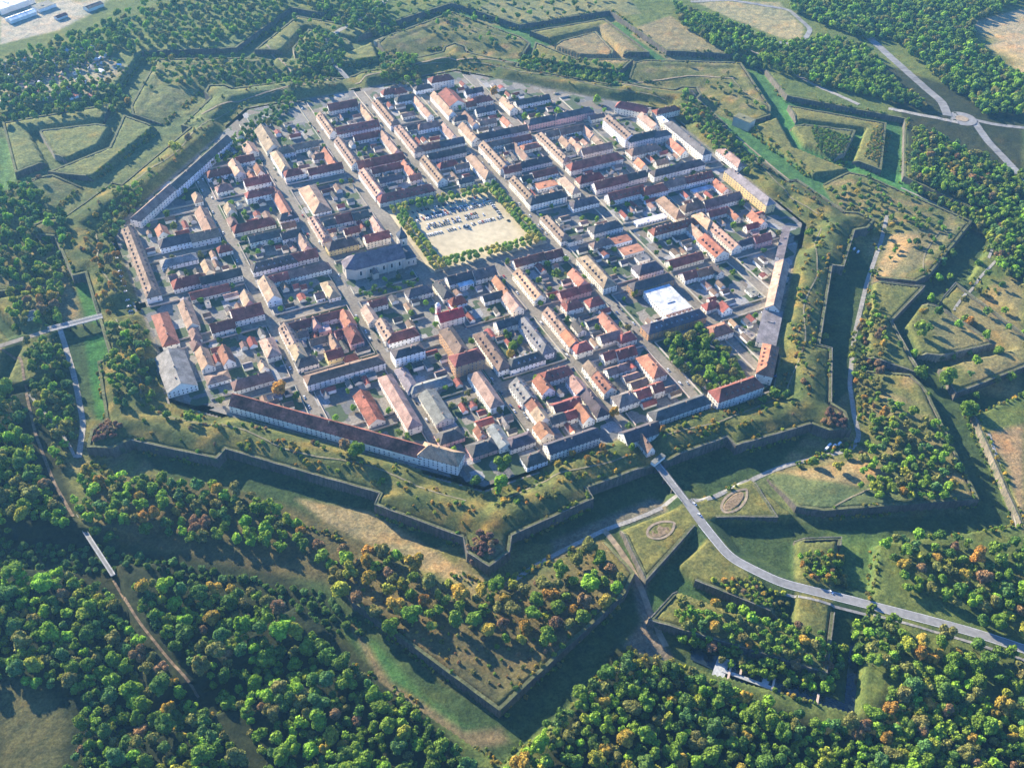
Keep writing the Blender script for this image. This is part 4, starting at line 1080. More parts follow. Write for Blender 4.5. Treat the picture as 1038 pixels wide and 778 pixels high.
for ri_, (yy, x0, x1, nm) in enumerate(((0.5,-48,48,'front row of square'), (13,-44,28,'second row of square'), (19,-40,24,'third row of square'), (32,-48,40,'fourth row of square'), (38,-46,44,'fifth row of square'), (50,-46,46,'rear row of square'))):
    x = x0
    while x < x1:
        if not (ri_ == 0 and -9 < x < 7) and rc_.random() < (.86 if ri_ in (0,) else .72): car(x, yy+rc_.uniform(-.4, .4), PI/2+rc_.choice((0, PI))+rc_.uniform(-.05, .05), nm)
        x += 2.75
for i in range(9): car(46+rc_.uniform(-.3, .3), 8+i*4.6 if i < 8 else 8, rc_.uniform(-.1, .1), 'right edge of square')
car(49, -9, .2, 'alone on sand of square', col=('black', (.03,.03,.03)))
for xs_ in (-38, -30): pass
# street cars
for sx in SX[1:-1]:
    for side in (-1, 1):
        y = -335
        while y < 335:
            y += rc_.uniform(5.5, 15)
            if abs(sx) < 75 and -74 < y < 72: continue
            if abs(y)+abs(sx) > 480 or any(abs(y-q) < 8 for q in SY): continue
            if rc_.random() < (.5 if y < -60 else .3): car(sx+side*3.3, y, PI/2+rc_.choice((0, PI)), 'parked in street running from camera, '+place(sx+1, y), z=.02)
for sy in SY[1:-1]:
    x = -330
    while x < 330:
        x += rc_.uniform(8, 34)
        if abs(sy) < 74 and abs(x) < 80: continue
        if abs(x)+abs(sy) > 480 or any(abs(x-q) < 8 for q in SX): continue
        if rc_.random() < .45: car(x, sy+rc_.choice((-3.3, 3.3)), rc_.choice((0, PI)), 'parked in cross street, '+place(x, sy+1), z=.02)
for (a, b, dx, wh, van) in ((866,252,.5,'in the right ditch below the rampart',True), (870,255,.5,'in the right ditch below the rampart',True), (841,451,.3,'in the ditch yard at lower right corner',True), (846,452,.3,'in the ditch yard at lower right corner',True), (851,450,.3,'in the ditch yard at lower right corner',True), (838,455,.3,'in the ditch yard at lower right corner',True)):
    g = G(a, b, -7); car(g[0], g[1], dx, wh, z=h1(*g), van=van, col=('white', (.75,.75,.75)))
for (a, b, wh) in ((704,511,'on the bridge road, nearest the gate'), (709,522,'on the bridge road past the islets'), (842,600,'driving on the curving road')):
    g = G(a, b, .2); car(g[0], g[1], math.atan2(-1, .3), wh, z=.24, col=('white', (.78,.78,.78)))
for i in range(7): g = G(775+i*3, 300+i*16); car(g[0]-6, g[1], PI/4*3, 'beside the right hand barrack row', z=.14)
for i in range(18): g = G(113+i*1.4, 232+i*5.2); car(g[0]-3, g[1], .2, 'in a row left of the left gate barrack', z=max(.14, h1(g[0]-3, g[1])+.1))
for i in range(6): g = G(152, 365+i*6); car(g[0]-4, g[1], .3, 'beside the big grey shed', z=.14)
# ---------------------------------------------------------------- yard walls and outbuildings
fx = [(x, y, math.cos(-a), math.sin(-a), L/2, w/2) for x, y, a, L, w in FOOT]
def hit(x, y, pad=0):
    for cx_, cy_, c, s, hl, hw in fx:
        dx, dy = x-cx_, y-cy_
        if abs(dx)+abs(dy) > hl+hw+25: continue
        if abs(dx*c-dy*s) < hl+pad and abs(dx*s+dy*c) < hw+pad: return True
    return False
for i, j, P in BLOCKS:
    cx_ = sum(p[0] for p in P)/len(P); cy_ = sum(p[1] for p in P)/len(P); mb = MB(); cnt = 0
    Q = [(cx_+(p[0]-cx_)*(1-2.2/max(8, abs(p[0]-cx_))), cy_+(p[1]-cy_)*(1-2.2/max(8, abs(p[1]-cy_)))) for p in P]
    for a, b in zip(Q, Q[1:]+Q[:1]):
        a, b = Vector(a), Vector(b); L = (b-a).length; n = max(1, int(L/3)); d = (b-a).normalized(); nn = Vector((-d.y, d.x))*.22; run = None
        for q in range(n+1):
            p = a.lerp(b, q/n); free = not hit(p.x, p.y, .3) and q < n and max(math.cos(z_*PI/4)*p.x+math.sin(z_*PI/4)*p.y for z_ in range(8)) < 355
            if free and run is None: run = p
            if not free and run is not None:
                if (p-run).length > 3: mb.prism([tuple(v-Vector((cx_, cy_))) for v in (run-nn, p-nn, p+nn, run+nn)], 0, 1.9); cnt += 1
                run = None
    if cnt:
        o = ob('garden_wall', mb.mesh('garden_wall', M_WALL), loc=(cx_, cy_, .13), color=jit((.42, .38, .32), .2)); tag(o, 'pale garden wall round the block '+place(cx_, cy_), 'wall')
ro = random.Random(23); nout = 0
for i, j, P in BLOCKS:
    x0, x1 = min(p[0] for p in P), max(p[0] for p in P); y0, y1 = min(p[1] for p in P), max(p[1] for p in P)
    if (x0 > 250 or x1 < -250) and ro.random() < .5: continue
    got = 0
    for _ in range(260):
        if got >= 6 or nout > 292: break
        L, w_ = ro.uniform(6, 15), ro.uniform(4.5, 8); rz = ro.choice((0, PI/2)); hx, hy = (L/2, w_/2) if rz == 0 else (w_/2, L/2)
        x, y = ro.uniform(x0+9, x1-9), ro.uniform(y0+9, y1-9)
        if math.hypot(x, y) > 355 or any(math.cos(k*PI/4)*x+math.sin(k*PI/4)*y > 340 for k in range(8)): continue
        if 75 < x < 135 and -235 < y < -180 or (205 < x < 250 and y < -170) or (-165 < x < -75 and -77 < y < -44): continue
        if -160 < x < -80 and -77 < y < -30 and False: continue
        if -270 < x < -130 and y < -205: continue
        if any(hit(x+a*hx, y+b*hy, .6) for a in (-1, 0, 1) for b in (-1, 0, 1)): continue
        rcx = ro.choice('rrbbbkkgtr' if L > 10 else 'rbbkggk'); ty = ro.choice('ggf') if rcx in 'kgw' else 'g'
        house(x, y, rz, L, w_, ro.uniform(2.8, 4.6), ro.uniform(1.6, 3), ty, rcx, 'w', 'low outbuilding with '+RN[rcx]+' '+TN[ty]+' roof in yard, '+place(x, y), cat='outbuilding', windows=False, chim=False)
        FOOT.append((x, y, rz, L, w_)); fx.append((x, y, math.cos(-rz), math.sin(-rz), L/2, w_/2)); got += 1; nout += 1
# houses outside the walls
house(-466, 26, .2, 12, 9, 5, 3, 'h', 'g', 'w', 'lone grey roofed house left of the left gate bridge', cat='house', z=h1(-466, 26))
for (a, b, L, w_, e, rcx, l) in ((12,6,60,35,8,'w','large flat grey factory hall in the top left corner'), (22,18,45,14,5,'w','low white shed behind the top left tree belt'), (45,8,30,20,5,'g','grey flat hall in the middle of the top left estate'), (62,18,18,10,4,'r','small red roofed shed by the top left trees'), (95,8,28,14,5,'k','dark roofed hall right in the top left estate')):
    g = G(a, b, -2); house(g[0], g[1], .5, L, w_, e, 2, 'f' if w_ > 15 else 'g', rcx, 'w', l, cat='industrial hall', z=-2.5, windows=False)
ra = random.Random(8); k = 0; apoly = [G(a, b, -2) for a, b in ((5,62),(90,42),(130,70),(95,100),(0,108))]
AP = np.array(apoly)
while k < 70:
    x, y = ra.uniform(AP[:, 0].min(), AP[:, 0].max()), ra.uniform(AP[:, 1].min(), AP[:, 1].max())
    if sdist(apoly, np.array([x]), np.array([y]))[0] > 0: continue
    house(x, y, ra.uniform(0, 3), ra.uniform(5, 10), ra.uniform(4, 6), 2.6, 1.4, 'g', ra.choice('wgtrw'), 'w', 'tiny garden shed on the top left allotments', cat='garden shed', windows=False, chim=False, z=h1(x, y)); k += 1
# casemates and blockhouses on the outworks
for (a, b, L, w_, e, ang, rcx, l) in ((622,88,26,10,4,-.5,'t','small stone casemate on the far rampart'), (398,62,16,7,4,.1,'t','pale stone blockhouse on the top outwork'), (754,123,26,15,8,-1.2,'b','sandstone block with flat turf roof on the right outworks'), (385,40,20,6,3,.4,'g','small pale hut in the top left ravelin')):
    g = G(a, b, 0); house(g[0], g[1], ang, L, w_, e+5, .6, 'f', rcx, 'w', l, cat='casemate', z=min(0, h1(*g)), windows=False, rcol=(.17,.16,.08), wcol=(.6,.5,.36))
# ---------------------------------------------------------------- vegetation
def ico(sub):
    bm = bmesh.new(); bmesh.ops.create_icosphere(bm, subdivisions=sub, radius=1); v = np.array([tuple(x.co) for x in bm.verts]); f = [[x.index for x in q.verts] for q in bm.faces]; bm.free(); return v, np.array(f)
IV, IF = ico(1); IV2, IF2 = ico(2)
def crown_arrays(seed, nl=17, cards=900, cs=(.06, .13), flat=1.0, sub=2):
    r = np.random.RandomState(seed); C_, R_ = [], []
    while len(C_) < nl:
        p = r.uniform(-1, 1, 3)
        if (p**2).sum() > 1: continue
        p = p*np.array([.62, .62, .55])*flat**np.array([0, 0, 1]); C_.append(p); R_.append(r.uniform(.22, .42))
    C_ = np.array(C_); R_ = np.array(R_); V, F, Cc = [], [], []; n = 0
    iv, if_ = (IV2, IF2) if sub == 2 else (IV, IF)
    for c, q in zip(C_, R_):
        lump = 1+.14*np.sin(iv@r.uniform(-5, 5, (3, 3))).sum(1)/1.5
        V.append(c+iv*q*.9*lump[:, None]); F += (if_+n).tolist(); Cc.append(np.full(len(iv), r.uniform(.8, 1.0))); n += len(iv)
    k = 0
    while k < cards:
        i = r.randint(nl); d = r.normal(size=3); d /= np.linalg.norm(d)
        if d[2] < -.5: continue
        p = C_[i]+d*R_[i]*r.uniform(.86, 1.14)
        if (((p-C_)**2).sum(1) < (R_*.8)**2).any(): continue
        nn = d+r.normal(size=3)*.55; nn /= np.linalg.norm(nn); t1 = np.cross(nn, r.normal(size=3)); t1 /= np.linalg.norm(t1); t2 = np.cross(nn, t1)
        s = r.uniform(*cs); a = s*r.uniform(.6, 1)
        V.append(np.array([p-t1*s-t2*a*.6, p+t1*s*.4-t2*a, p+t1*s+t2*a*.5, p-t1*s*.5+t2*a])); F.append([n, n+1, n+2, n+3]); Cc.append(np.full(4, r.uniform(.62, 1.45))); n += 4; k += 1
    return np.concatenate(V), F, np.concatenate(Cc)
def arr_mesh(name, V, F, Cc, mt):
    me = bpy.data.meshes.new(name); me.from_pydata(V.tolist(), [], F); me.materials.append(mt)
    a = me.attributes.new('col', 'FLOAT_COLOR', 'POINT'); c = np.ones((len(V), 4), np.float32)
    c[:, :3] = Cc[:, None] if Cc.ndim == 1 else Cc
    a.data.foreach_set('color', c.ravel()); me.update(); return me
CROWNS = [arr_mesh('crown', *crown_arrays(s, nl=(9, 16, 22, 13, 18, 7, 20, 12, 15, 24)[s], flat=(1, .8, 1.25, 1.1, .7, 1.35, .9, 1.2, 1, .75)[s]), M_LEAF) for s in range(10)]
tm = MB(); tm.cyl(0, 0, -.15, 1.0, .05, .03, 8)
for a in range(4): 
    c, s = math.cos(a*1.6), math.sin(a*1.6); tm.solid([(c*.0-.02, s*.0-.02, .7), (.02, -.02, .7), (.02, .02, .75), (-.02, .02, .75)], [(c*.3-.01, s*.3-.01, 1.15), (c*.3+.01, s*.3-.01, 1.15), (c*.3+.01, s*.3+.01, 1.17), (c*.3-.01, s*.3+.01, 1.17)])
TRUNK = tm.mesh('trunk', [M_BARK])
PAL = {'green': (.165,.26,.035), 'deep green': (.1,.18,.035), 'blue green': (.11,.21,.06), 'bright green': (.22,.37,.04), 'yellow green': (.3,.33,.045), 'orange': (.42,.24,.05), 'golden': (.42,.31,.055), 'rusty brown': (.27,.175,.085), 'olive': (.21,.21,.06), 'russet': (.2,.11,.075)}
GRN = ['green']*5+['deep green']*3+['blue green']*2+['bright green']*3+['olive']*2
MIX = GRN+GRN+['golden', 'rusty brown', 'yellow green', 'yellow green', 'olive']
AUT = ['orange', 'golden', 'rusty brown', 'yellow green', 'olive', 'green', 'green', 'green', 'bright green', 'olive', 'yellow green', 'green']
TR = []  # x,y,z,r,color name,place,kind
rt_ = random.Random(77)
def zone(poly, where, r0, r1, pal, zc=9, dens=1.5, cap=9999, kind='tree', avoid=(), keep=1.0, sq_=1.0):
    pl = [G(a, b, zc-3) for a, b in poly]; A = np.array(pl); x0, y0 = A.min(0); x1, y1 = A.max(0); cell = {}; n = 0
    area = (x1-x0)*(y1-y0); tries = int(min(60000, area/(r0*r0)*4)); pts = np.random.RandomState(len(TR)+7).uniform([x0, y0], [x1, y1], (tries, 2))
    ins = sdist(pl, pts[:, 0], pts[:, 1]) < 0
    for (x, y) in pts[ins]:
        r = rt_.uniform(r0, r1); gx, gy = int(x//12), int(y//12)
        if any((x-a)**2+(y-b)**2 < (dens*(r+q)/2)**2 for i in (-1, 0, 1) for j in (-1, 0, 1) for a, b, q in cell.get((gx+i, gy+j), ())): continue
        if rt_.random() > keep: continue
        if any(pdist(l, np.array([x]), np.array([y]))[0] < w_ for l, w_ in avoid): continue
        cell.setdefault((gx, gy), []).append((x, y, r)); TR.append([x, y, None, r, rt_.choice(pal), where, kind]); n += 1
        if n >= cap: break
def one(px, py, r, col, where, kind='tree', zc=None):
    x, y = G(px, py, (r*1.1 if zc is None else zc)); TR.append([x, y, None, r, col, where, kind])
trk = pxl([(113,583),(140,630),(170,668),(195,695),(235,735),(260,778)], 0); rdS = ROAD_S; trk2 = pxl([(0,355),(22,362),(26,395),(36,440),(55,490),(75,525),(113,583)], -2)
clr = pxl([(0,720),(50,730),(40,775),(0,775)], 0)
AV = ((trk, 7), (trk2, 7), (clr, 22), (rdS, 9))
zone([(-60,582),(60,580),(112,592),(200,586),(260,594),(308,636),(348,674),(400,705),(450,745),(490,778),(520,810),(-60,810)], 'in the lower left forest', 3.6, 9.4, MIX, avoid=AV, dens=1.25)
zone([(-50,385),(22,395),(40,440),(58,485),(72,520),(60,528),(-50,530)], 'in the wood at left edge', 3.8, 9, MIX, avoid=AV, dens=1.22)
zone([(0,548),(100,556),(330,600),(372,640),(330,640),(250,590),(120,580),(0,575)], 'in the shaded ditch left', 2.2, 5.5, ['deep green', 'blue green', 'deep green'], zc=-4, kind='bush', dens=1.7, keep=.45)
zone([(75,468),(130,478),(180,476),(240,488),(300,515),(312,548),(260,546),(180,538),(110,528),(85,500)], 'on the bank below the left wall', 5, 7.5, AUT+GRN, dens=1.4, avoid=AV)
zone([(28,340),(62,345),(72,430),(60,468),(40,430),(28,390)], 'between the two left tracks', 4.5, 7, GRN+['olive', 'yellow green'], avoid=AV, dens=1.5)
zone([(8,262),(60,270),(62,320),(10,330)], 'left of the left ditch', 4.5, 7, AUT, avoid=AV, dens=1.6)
zone([(310,545),(400,558),(470,600),(560,575),(600,550),(632,590),(600,630),(540,655),(470,640),(400,640),(350,605)], 'on the bottom counterguard', 5, 9.4, AUT+['olive', 'rusty brown', 'golden'], zc=7, dens=1.6, keep=.8)
zone([(330,560),(400,560),(470,600),(560,580),(600,555),(632,595),(600,640),(510,700),(450,670),(400,640)], 'in the scrub on the bottom counterguard', 1.2, 3, ['rusty brown', 'olive', 'golden', 'green', 'olive'], zc=2, dens=4, keep=.8, kind='bush')
zone([(505,795),(552,735),(600,690),(640,660),(690,672),(730,692),(790,716),(850,735),(900,720),(930,690),(1060,720),(1060,830),(500,830)], 'in the bottom forest', 3.4, 8.5, MIX+['golden', 'yellow green'], dens=1.2, avoid=AV)
zone([(684,612),(720,612),(770,622),(820,638),(862,652),(845,696),(790,684),(740,668),(692,643)], 'on the ravelin above the lock', 3.6, 6, AUT+GRN, zc=6, dens=1.25, avoid=AV)
zone([(862,628),(900,622),(925,655),(895,680),(868,665)], 'between road bend and dark pool', 5, 7, GRN, dens=1.3, avoid=AV)
zone([(905,655),(960,640),(1000,680),(990,778),(900,778),(885,745),(905,700)], 'at lower right below the road', 4.5, 7.5, AUT+GRN[:6], dens=1.3, avoid=AV)
zone([(990,600),(1060,590),(1060,780),(1015,700),(985,650)], 'in the lower right corner', 5, 8, MIX, dens=1.5, avoid=AV, keep=.8)
zone([(722,588),(760,585),(800,600),(800,622),(740,603)], 'on the small redoubt by the road', 2, 3.4, AUT, zc=3, dens=1.5, kind='bush', avoid=AV)
zone([(810,562),(855,560),(860,592),(815,590)], 'on the round mound by the road', 2.4, 4, AUT, zc=3, dens=1.4, avoid=AV)
zone([(872,465),(888,430),(905,405),(960,440),(972,480),(958,505),(890,508),(872,492)], 'on the right counterguard', 4, 7, AUT+GRN+GRN, zc=6, dens=1.55, keep=.85)
zone([(862,345),(885,300),(900,330),(895,380),(885,440),(870,400)], 'beside the curving ditch path', 3, 5, AUT+['olive']*3, zc=3, dens=1.7, keep=.7)
zone([(895,548),(960,543),(1000,560),(1040,545),(1060,600),(1000,618),(920,603)], 'on the far bank above the road', 4.5, 7.5, AUT+GRN, zc=6, dens=1.5, avoid=AV)
zone([(928,128),(955,138),(1060,185),(1060,300),(1015,272),(1000,228),(960,202),(925,182)], 'in the wood by the roundabout', 4.5, 7.5, MIX+['rusty brown'], dens=1.25)
zone([(905,35),(870,35),(830,18),(800,5),(820,-12),(1060,-12),(990,18),(985,40),(1040,80),(1060,112),(1000,112),(950,75)], 'in the top right wood', 6, 9, GRN, dens=1.25)
zone([(682,0),(700,8),(740,22),(790,45),(840,35),(880,48),(915,88),(940,108),(900,100),(840,86),(780,68),(730,48),(690,22)], 'in the tree belt above the right ravelin', 5.5, 8, GRN, dens=1.25)
zone([(-20,62),(60,38),(110,18),(130,30),(110,55),(60,68),(0,92),(-20,100)], 'in the top left belt', 4, 8, GRN+['olive'], dens=1.7, keep=.8)
zone([(110,15),(180,-8),(300,-10),(270,25),(240,35),(150,58),(110,45)], 'in the top left wood', 4, 8, GRN+['olive'], dens=2.2, keep=.8)
zone([(0,95),(60,85),(120,80),(130,100),(100,110),(0,122)], 'along the top left moat', 5, 8, MIX, dens=1.6)
zone([(5,62),(90,42),(130,70),(95,100),(0,108)], 'on the top left allotments', 2.5, 4.5, GRN+['olive'], dens=3.2, keep=.5, zc=4)
zone([(150,68),(230,58),(330,65),(330,95),(250,85),(170,85)], 'on the upper left outworks', 3.5, 6.5, GRN+['olive', 'yellow green'], dens=2.2, keep=.55, zc=5)
zone([(-20,185),(40,190),(70,228),(55,265),(0,275),(-20,270)], 'by the left edge above the tracks', 5, 8, GRN+['olive'], dens=1.6, keep=.85)
zone([(300,-5),(375,-5),(405,28),(360,30)], 'at the top by the road', 5, 8, GRN, dens=1.6)
zone([(525,55),(570,62),(632,72),(625,92),(560,80),(530,75)], 'in the far ditch hollow', 4, 6.5, GRN+['yellow green'], dens=1.4, zc=2)
zone([(330,30),(350,50),(345,75),(305,70),(300,45)], 'in the top gate ravelin', 4, 6, GRN, dens=1.6, zc=3)
zone([(385,50),(420,55),(425,90),(390,85)], 'behind the top houses', 4, 6.5, GRN+['olive'], dens=1.5, zc=3)
zone([(190,40),(560,20),(640,0),(400,-8)], 'scattered on the far meadow', 3.5, 6, GRN, dens=5, keep=.5, zc=3)
zone([(960,250),(1060,290),(1060,420),(990,400),(930,330)], 'scattered on the right meadow', 4, 6.5, GRN+['golden'], dens=6, keep=.5, zc=3)
zone([(674,342),(710,330),(742,358),(752,383),(730,396),(700,384),(682,368)], 'in the dense walled park', 4.5, 7.5, ['bright green', 'green', 'green', 'deep green', 'olive'], dens=1.25, zc=9)
zone([(110,330),(150,340),(155,400),(120,420),(108,370)], 'on the rampart below the left gate', 4, 6.5, GRN+['golden'], dens=1.6, zc=7)
zone([(85,245),(115,235),(130,300),(110,320)], 'on the rampart above the left gate', 3, 5, ['olive', 'orange', 'green'], dens=2.4, keep=.6, zc=5)
zone([(205,170),(240,135),(260,120),(300,90),(300,105),(240,160)], 'on the upper left rampart', 3, 5.5, GRN+['olive'], dens=1.7, keep=.8, zc=5)
zone([(120,200),(150,190),(135,215),(115,240),(100,235)], 'below the upper left barrack', 4, 6, GRN, dens=1.5, zc=6)
zone([(690,95),(730,130),(770,170),(760,180),(720,150),(690,115)], 'on the upper right rampart', 3.5, 6, GRN+['yellow green', 'orange'], dens=1.7, keep=.8, zc=5)
zone([(840,190),(880,180),(900,200),(930,225),(880,235)], 'on the right outwork', 3, 5, GRN+['golden'], dens=2.6, keep=.5, zc=4)
zone([(822,128),(862,140),(872,150),(852,168),(828,150)], 'on the far right ravelin redoubt', 1.5, 3.2, GRN+['olive'], dens=1.5, zc=2, kind='bush')
zone([(885,130),(905,132),(893,168),(876,160)], 'on the far right ravelin arm', 1.5, 3, ['golden', 'olive', 'green'], dens=2, zc=2, kind='bush')
zone([(40,500),(110,515),(140,530),(110,545),(60,535)], 'near the left footbridge', 3.5, 6, GRN, dens=1.5, zc=4, avoid=AV)
for a in [(283,392,8.5,'orange','beside the long barrack'), (262,382,6,'deep green','left of the orange barrack tree'), (564,277,6,'green','in a walled garden below the square'), (179,153,8.5,'yellow green','above the upper left barrack'), (192,145,6,'rusty brown','above the upper left barrack'), (112,270,6.5,'rusty brown','beside the left gate barrack row'),
  (508,488,9,'bright green','by the lower bastion road'), (510,470,9,'green','by the lower bastion road'), (504,497,5,'bright green','by the lower bastion road'), (362,462,8,'green','below the long barrack'), (350,455,7,'rusty brown','below the long barrack'), (481,487,6,'deep green','by the tower of the long barrack'),
  (985,320,7,'orange','alone on the right meadow'), (985,408,11,'green','beside the far ditch wall'), (962,378,12,'green','on the right counterguard edge'), (938,372,9,'green','on the right counterguard edge'), (934,333,9,'green','in the right ditch bend'), (930,352,6,'bright green','in the right ditch bend'), (912,348,5,'blue green','in the right ditch bend'), (943,395,6,'green','on the right counterguard edge'),
  (786,398,7,'green','below the big white corner building'), (797,400,6,'deep green','below the big white corner building'), (773,404,5,'green','below the big white corner building'), (826,463,6,'green','on the ditch path'), (852,470,6,'yellow green','on the ditch path'), (861,456,5,'bright green','on the ditch path'), (838,335,5,'yellow green','in the ditch shade'),
  (623,418,5.5,'orange','at the bottom gate'), (597,270,4,'green','off the square'), (546,118,6,'bright green','in the row behind the far school'), (531,118,6,'bright green','in the row behind the far school'), (566,113,7,'bright green','in the row behind the far school'), (605,100,7,'bright green','in the row behind the far school'), (501,93,7,'orange','at the upper street end'),
  (505,118,4,'deep green','by the far school'), (478,345,4,'bright green','beside the tan brick school'), (515,338,6,'green','in a court below the square'), (520,350,6,'green','in a court below the square'), (527,345,5,'bright green','in a court below the square'), (518,358,5,'golden','in a court below the square'), (475,398,4,'olive','in the barrack yard'), (482,408,4,'olive','in the barrack yard'), (470,405,4,'olive','in the barrack yard'), (447,445,4.5,'yellow green','at the end of the tan barrack'), (405,437,4,'green','by the red shed'), (413,442,4,'green','by the red shed'),
  (252,300,4,'green','in a yard left of the church'), (168,217,6,'green','behind the upper left houses'), (176,228,5,'yellow green','behind the upper left houses'), (222,183,4,'green','between upper left houses'), (283,125,5,'green','behind the tan hall'), (275,135,5,'green','behind the tan hall'), (299,168,5,'green','behind the tan hall'), (670,440,4,'orange','by the right gate wing'), (580,462,4,'orange','on the lower rampart'), (595,470,4,'orange','on the lower rampart'), (610,458,4,'orange','on the lower rampart'), (565,475,4,'golden','on the lower rampart'), (638,432,5,'deep green','beside the bottom gatehouse'), (640,455,4.5,'green','beside the bottom gatehouse'), (680,272,4,'green','near the market hall'), (643,263+34,5,'yellow green','by the white market hall'),
  (665,243,3.5,'green','in the line right of the square'), (660,238,3.5,'green','in the line right of the square'), (655,233,3.5,'green','in the line right of the square'), (820,235,6,'green','on the right rampart end'), (760,195,5,'green','behind the yellow barrack'), (752,205,5,'green','behind the yellow barrack'), (222,405,5,'green','at the end of the long barrack'), (170,425,5,'green','by the grey shed yard'), (192,427,6,'green','by the grey shed yard'), (203,425,5,'bright green','by the grey shed yard'), (155,415,4,'green','by the grey shed yard')]: one(*a)
for (a, b, r, w_) in ((488,553,9,'bottom'), (108,437,9,'lower left'), (845,427,9,'lower right')):
    for q in range(14): 
        x, y = G(a, b, 5); an = q*2.4; rr_ = (q**.5)*3.2; TR.append([x+math.cos(an)*rr_, y+math.sin(an)*rr_, None, rt_.uniform(3, 4.5), rt_.choice(['russet', 'russet', 'rusty brown']), 'on the '+w_+' bastion tower', 'bush'])
for q in range(13):
    one(366+q*4.8, 296-q*1.1+(q % 3)*2.5, rt_.uniform(3, 4.5), rt_.choice(['deep green', 'deep green', 'blue green']), 'in the shade below the church', zc=4)
for q in range(17): one(548+q*2.8, 471-q*1.15, 1.9, 'green', 'in the hedge left of the bottom gatehouse', kind='bush', zc=1)
# town garden trees
for _ in range(5000):
    x, y = rt_.uniform(-330, 330), rt_.uniform(-330, 330)
    if any(math.cos(k*PI/4)*x+math.sin(k*PI/4)*y > 345 for k in range(8)) or hit(x, y, 1.5) or any(abs(x-q) < 7 for q in SX) or any(abs(y-q) < 7 for q in SY) or (abs(x) < 74 and abs(y) < 70): continue
    if sum(1 for t in TR if abs(t[0]-x) < 10 and abs(t[1]-y) < 10): continue
    TR.append([x, y, None, rt_.uniform(2, 4.6), rt_.choice(GRN+['bright green']*3), 'in a town yard, '+place(x, y), 'tree'])
    if sum(1 for t in TR if 'town yard' in t[5]) > 230: break
# rampart bushes
nb = 0
while nb < 760:
    k = rt_.choice([6, 6, 6, 5, 5, 7, 7, 7, 0, 4, 1, 2, 3]); s = rt_.uniform(374, 405 if rt_.random() < .6 else 415); t = rt_.uniform(-158, 158)
    if k % 2 == 0 and abs(t) < 18: continue
    if abs(t) < 74 and s > 403: continue
    if math.sin(t*.09+k*2)*math.sin(s*.3+k) < rt_.uniform(-.3, .5): continue
    x, y = W8(k, (s, t)); TR.append([x, y, None, rt_.uniform(1.2, 2.9)*(1.4 if rt_.random() < .15 else 1), rt_.choice(['golden', 'olive', 'olive', 'yellow green', 'rusty brown', 'green', 'golden', 'green', 'orange']), 'on the rampart, '+FN[k], 'bush']); nb += 1
# small trees and scrub on the other outworks
for k, n in ((7, 44), (0, 34), (1, 40), (2, 44), (3, 70), (4, 30)):
    for _ in range(n):
        s, t = rt_.uniform(470, 545), rt_.uniform(95, 320); x, y = W8(k, (s, t))
        if sdist(CG, np.array([s]), np.array([t]))[0] < -5: TR.append([x, y, None, rt_.uniform(2.5, 5), rt_.choice(MIX), 'on the '+BN[(k) % 8]+' outwork', 'tree'])
# scrub and hedges along wall feet and ditch edges
for k in range(8):
    for (a, b, w_) in (((512,99),(559,232),2.5), ((556,118),(593,246),3.5), ((668,4),(556,118),3), ((455,85),(456,188),3), ((419,76),(426,150),2), ((453,-60),(453,60),2.5)):
        for m_ in (1, -1):
            on = rt_.random()
            for i in range(64):
                if rt_.random() < .12: on = rt_.random()
                if on < .45: continue
                u = i/63; s = a[0]+(b[0]-a[0])*u+rt_.uniform(-w_, w_)*1.5; t = (a[1]+(b[1]-a[1])*u)*m_; x, y = W8(k, (s, t))
                if k == 6 and abs(t) < 20: continue
                TR.append([x, y, None, rt_.uniform(1.0, 2.9), rt_.choice(['green', 'deep green', 'olive', 'green', 'yellow green', 'golden']), 'along the ditch edge, '+FN[k], 'bush'])
# lime trees round the square
lime = []
for ring, (a_, b_) in enumerate(((57.5, 55), (66, 63.5))):
    n = 17
    for i in range(n):
        u = -1+2*i/(n-1)
        for (x, y, sd) in ((-a_, u*b_, 'left'), (a_, u*b_, 'right'), (u*a_, -b_, 'front'), (u*a_, b_, 'rear')):
            if sd in ('left', 'right') and i in (0, n-1): continue
            if rt_.random() < .04: continue
            lime.append((x+rt_.uniform(-.5, .5)-1, y+rt_.uniform(-.5, .5)-1, rt_.uniform(3.8, 5.0), ring, sd))
LC = [('green', (.24,.38,.07)), ('yellow green', (.34,.44,.08)), ('yellow green', (.44,.46,.1)), ('golden', (.5,.44,.12)), ('green', (.15,.26,.05))]
for x, y, r, ring, sd in lime:
    cn, c = rt_.choice(LC); rt = bpy.data.objects.new('lime_tree', None); rt.location = (x, y, .12); link(rt)
    ob('trunk', TRUNK, rt, (0, 0, 0), scale=(r*.8, r*.8, 4)); ob('crown', rt_.choice(CROWNS), rt, (0, 0, 3.1+r*.6), rt_.uniform(0, 6), c, (r, r, r*1.05))
    tag(rt, 'clipped '+cn+' lime tree, '+('inner' if ring == 0 else 'outer')+' row, '+sd+' side of square', 'lime tree', 'lime trees round the square')
if TR:
    zz = terrain([t[0] for t in TR], [t[1] for t in TR])
    for t, z in zip(TR, zz): t[2] = max(float(z), .1) if math.hypot(t[0], t[1]) < 300 else float(z)
def depth(t): return SCR(t[0], t[1], t[2]+t[3])
vis = []
for t in TR:
    sx, sy, w = depth(t); 
    if -40 < sx < 1080 and -25 < sy < 830: vis.append((w/t[3], w, t))
vis.sort(key=lambda q: q[0])
trees = [q for q in vis if q[2][6] == 'tree']; bushes = [q for q in vis if q[2][6] == 'bush']
lead = [q for q in trees if any(w in q[2][5] for w in ('beside', 'alone', 'square', 'court', 'school', 'barrack', 'gatehouse', 'town yard'))]
AUTC = ('orange', 'golden', 'rusty brown', 'russet')
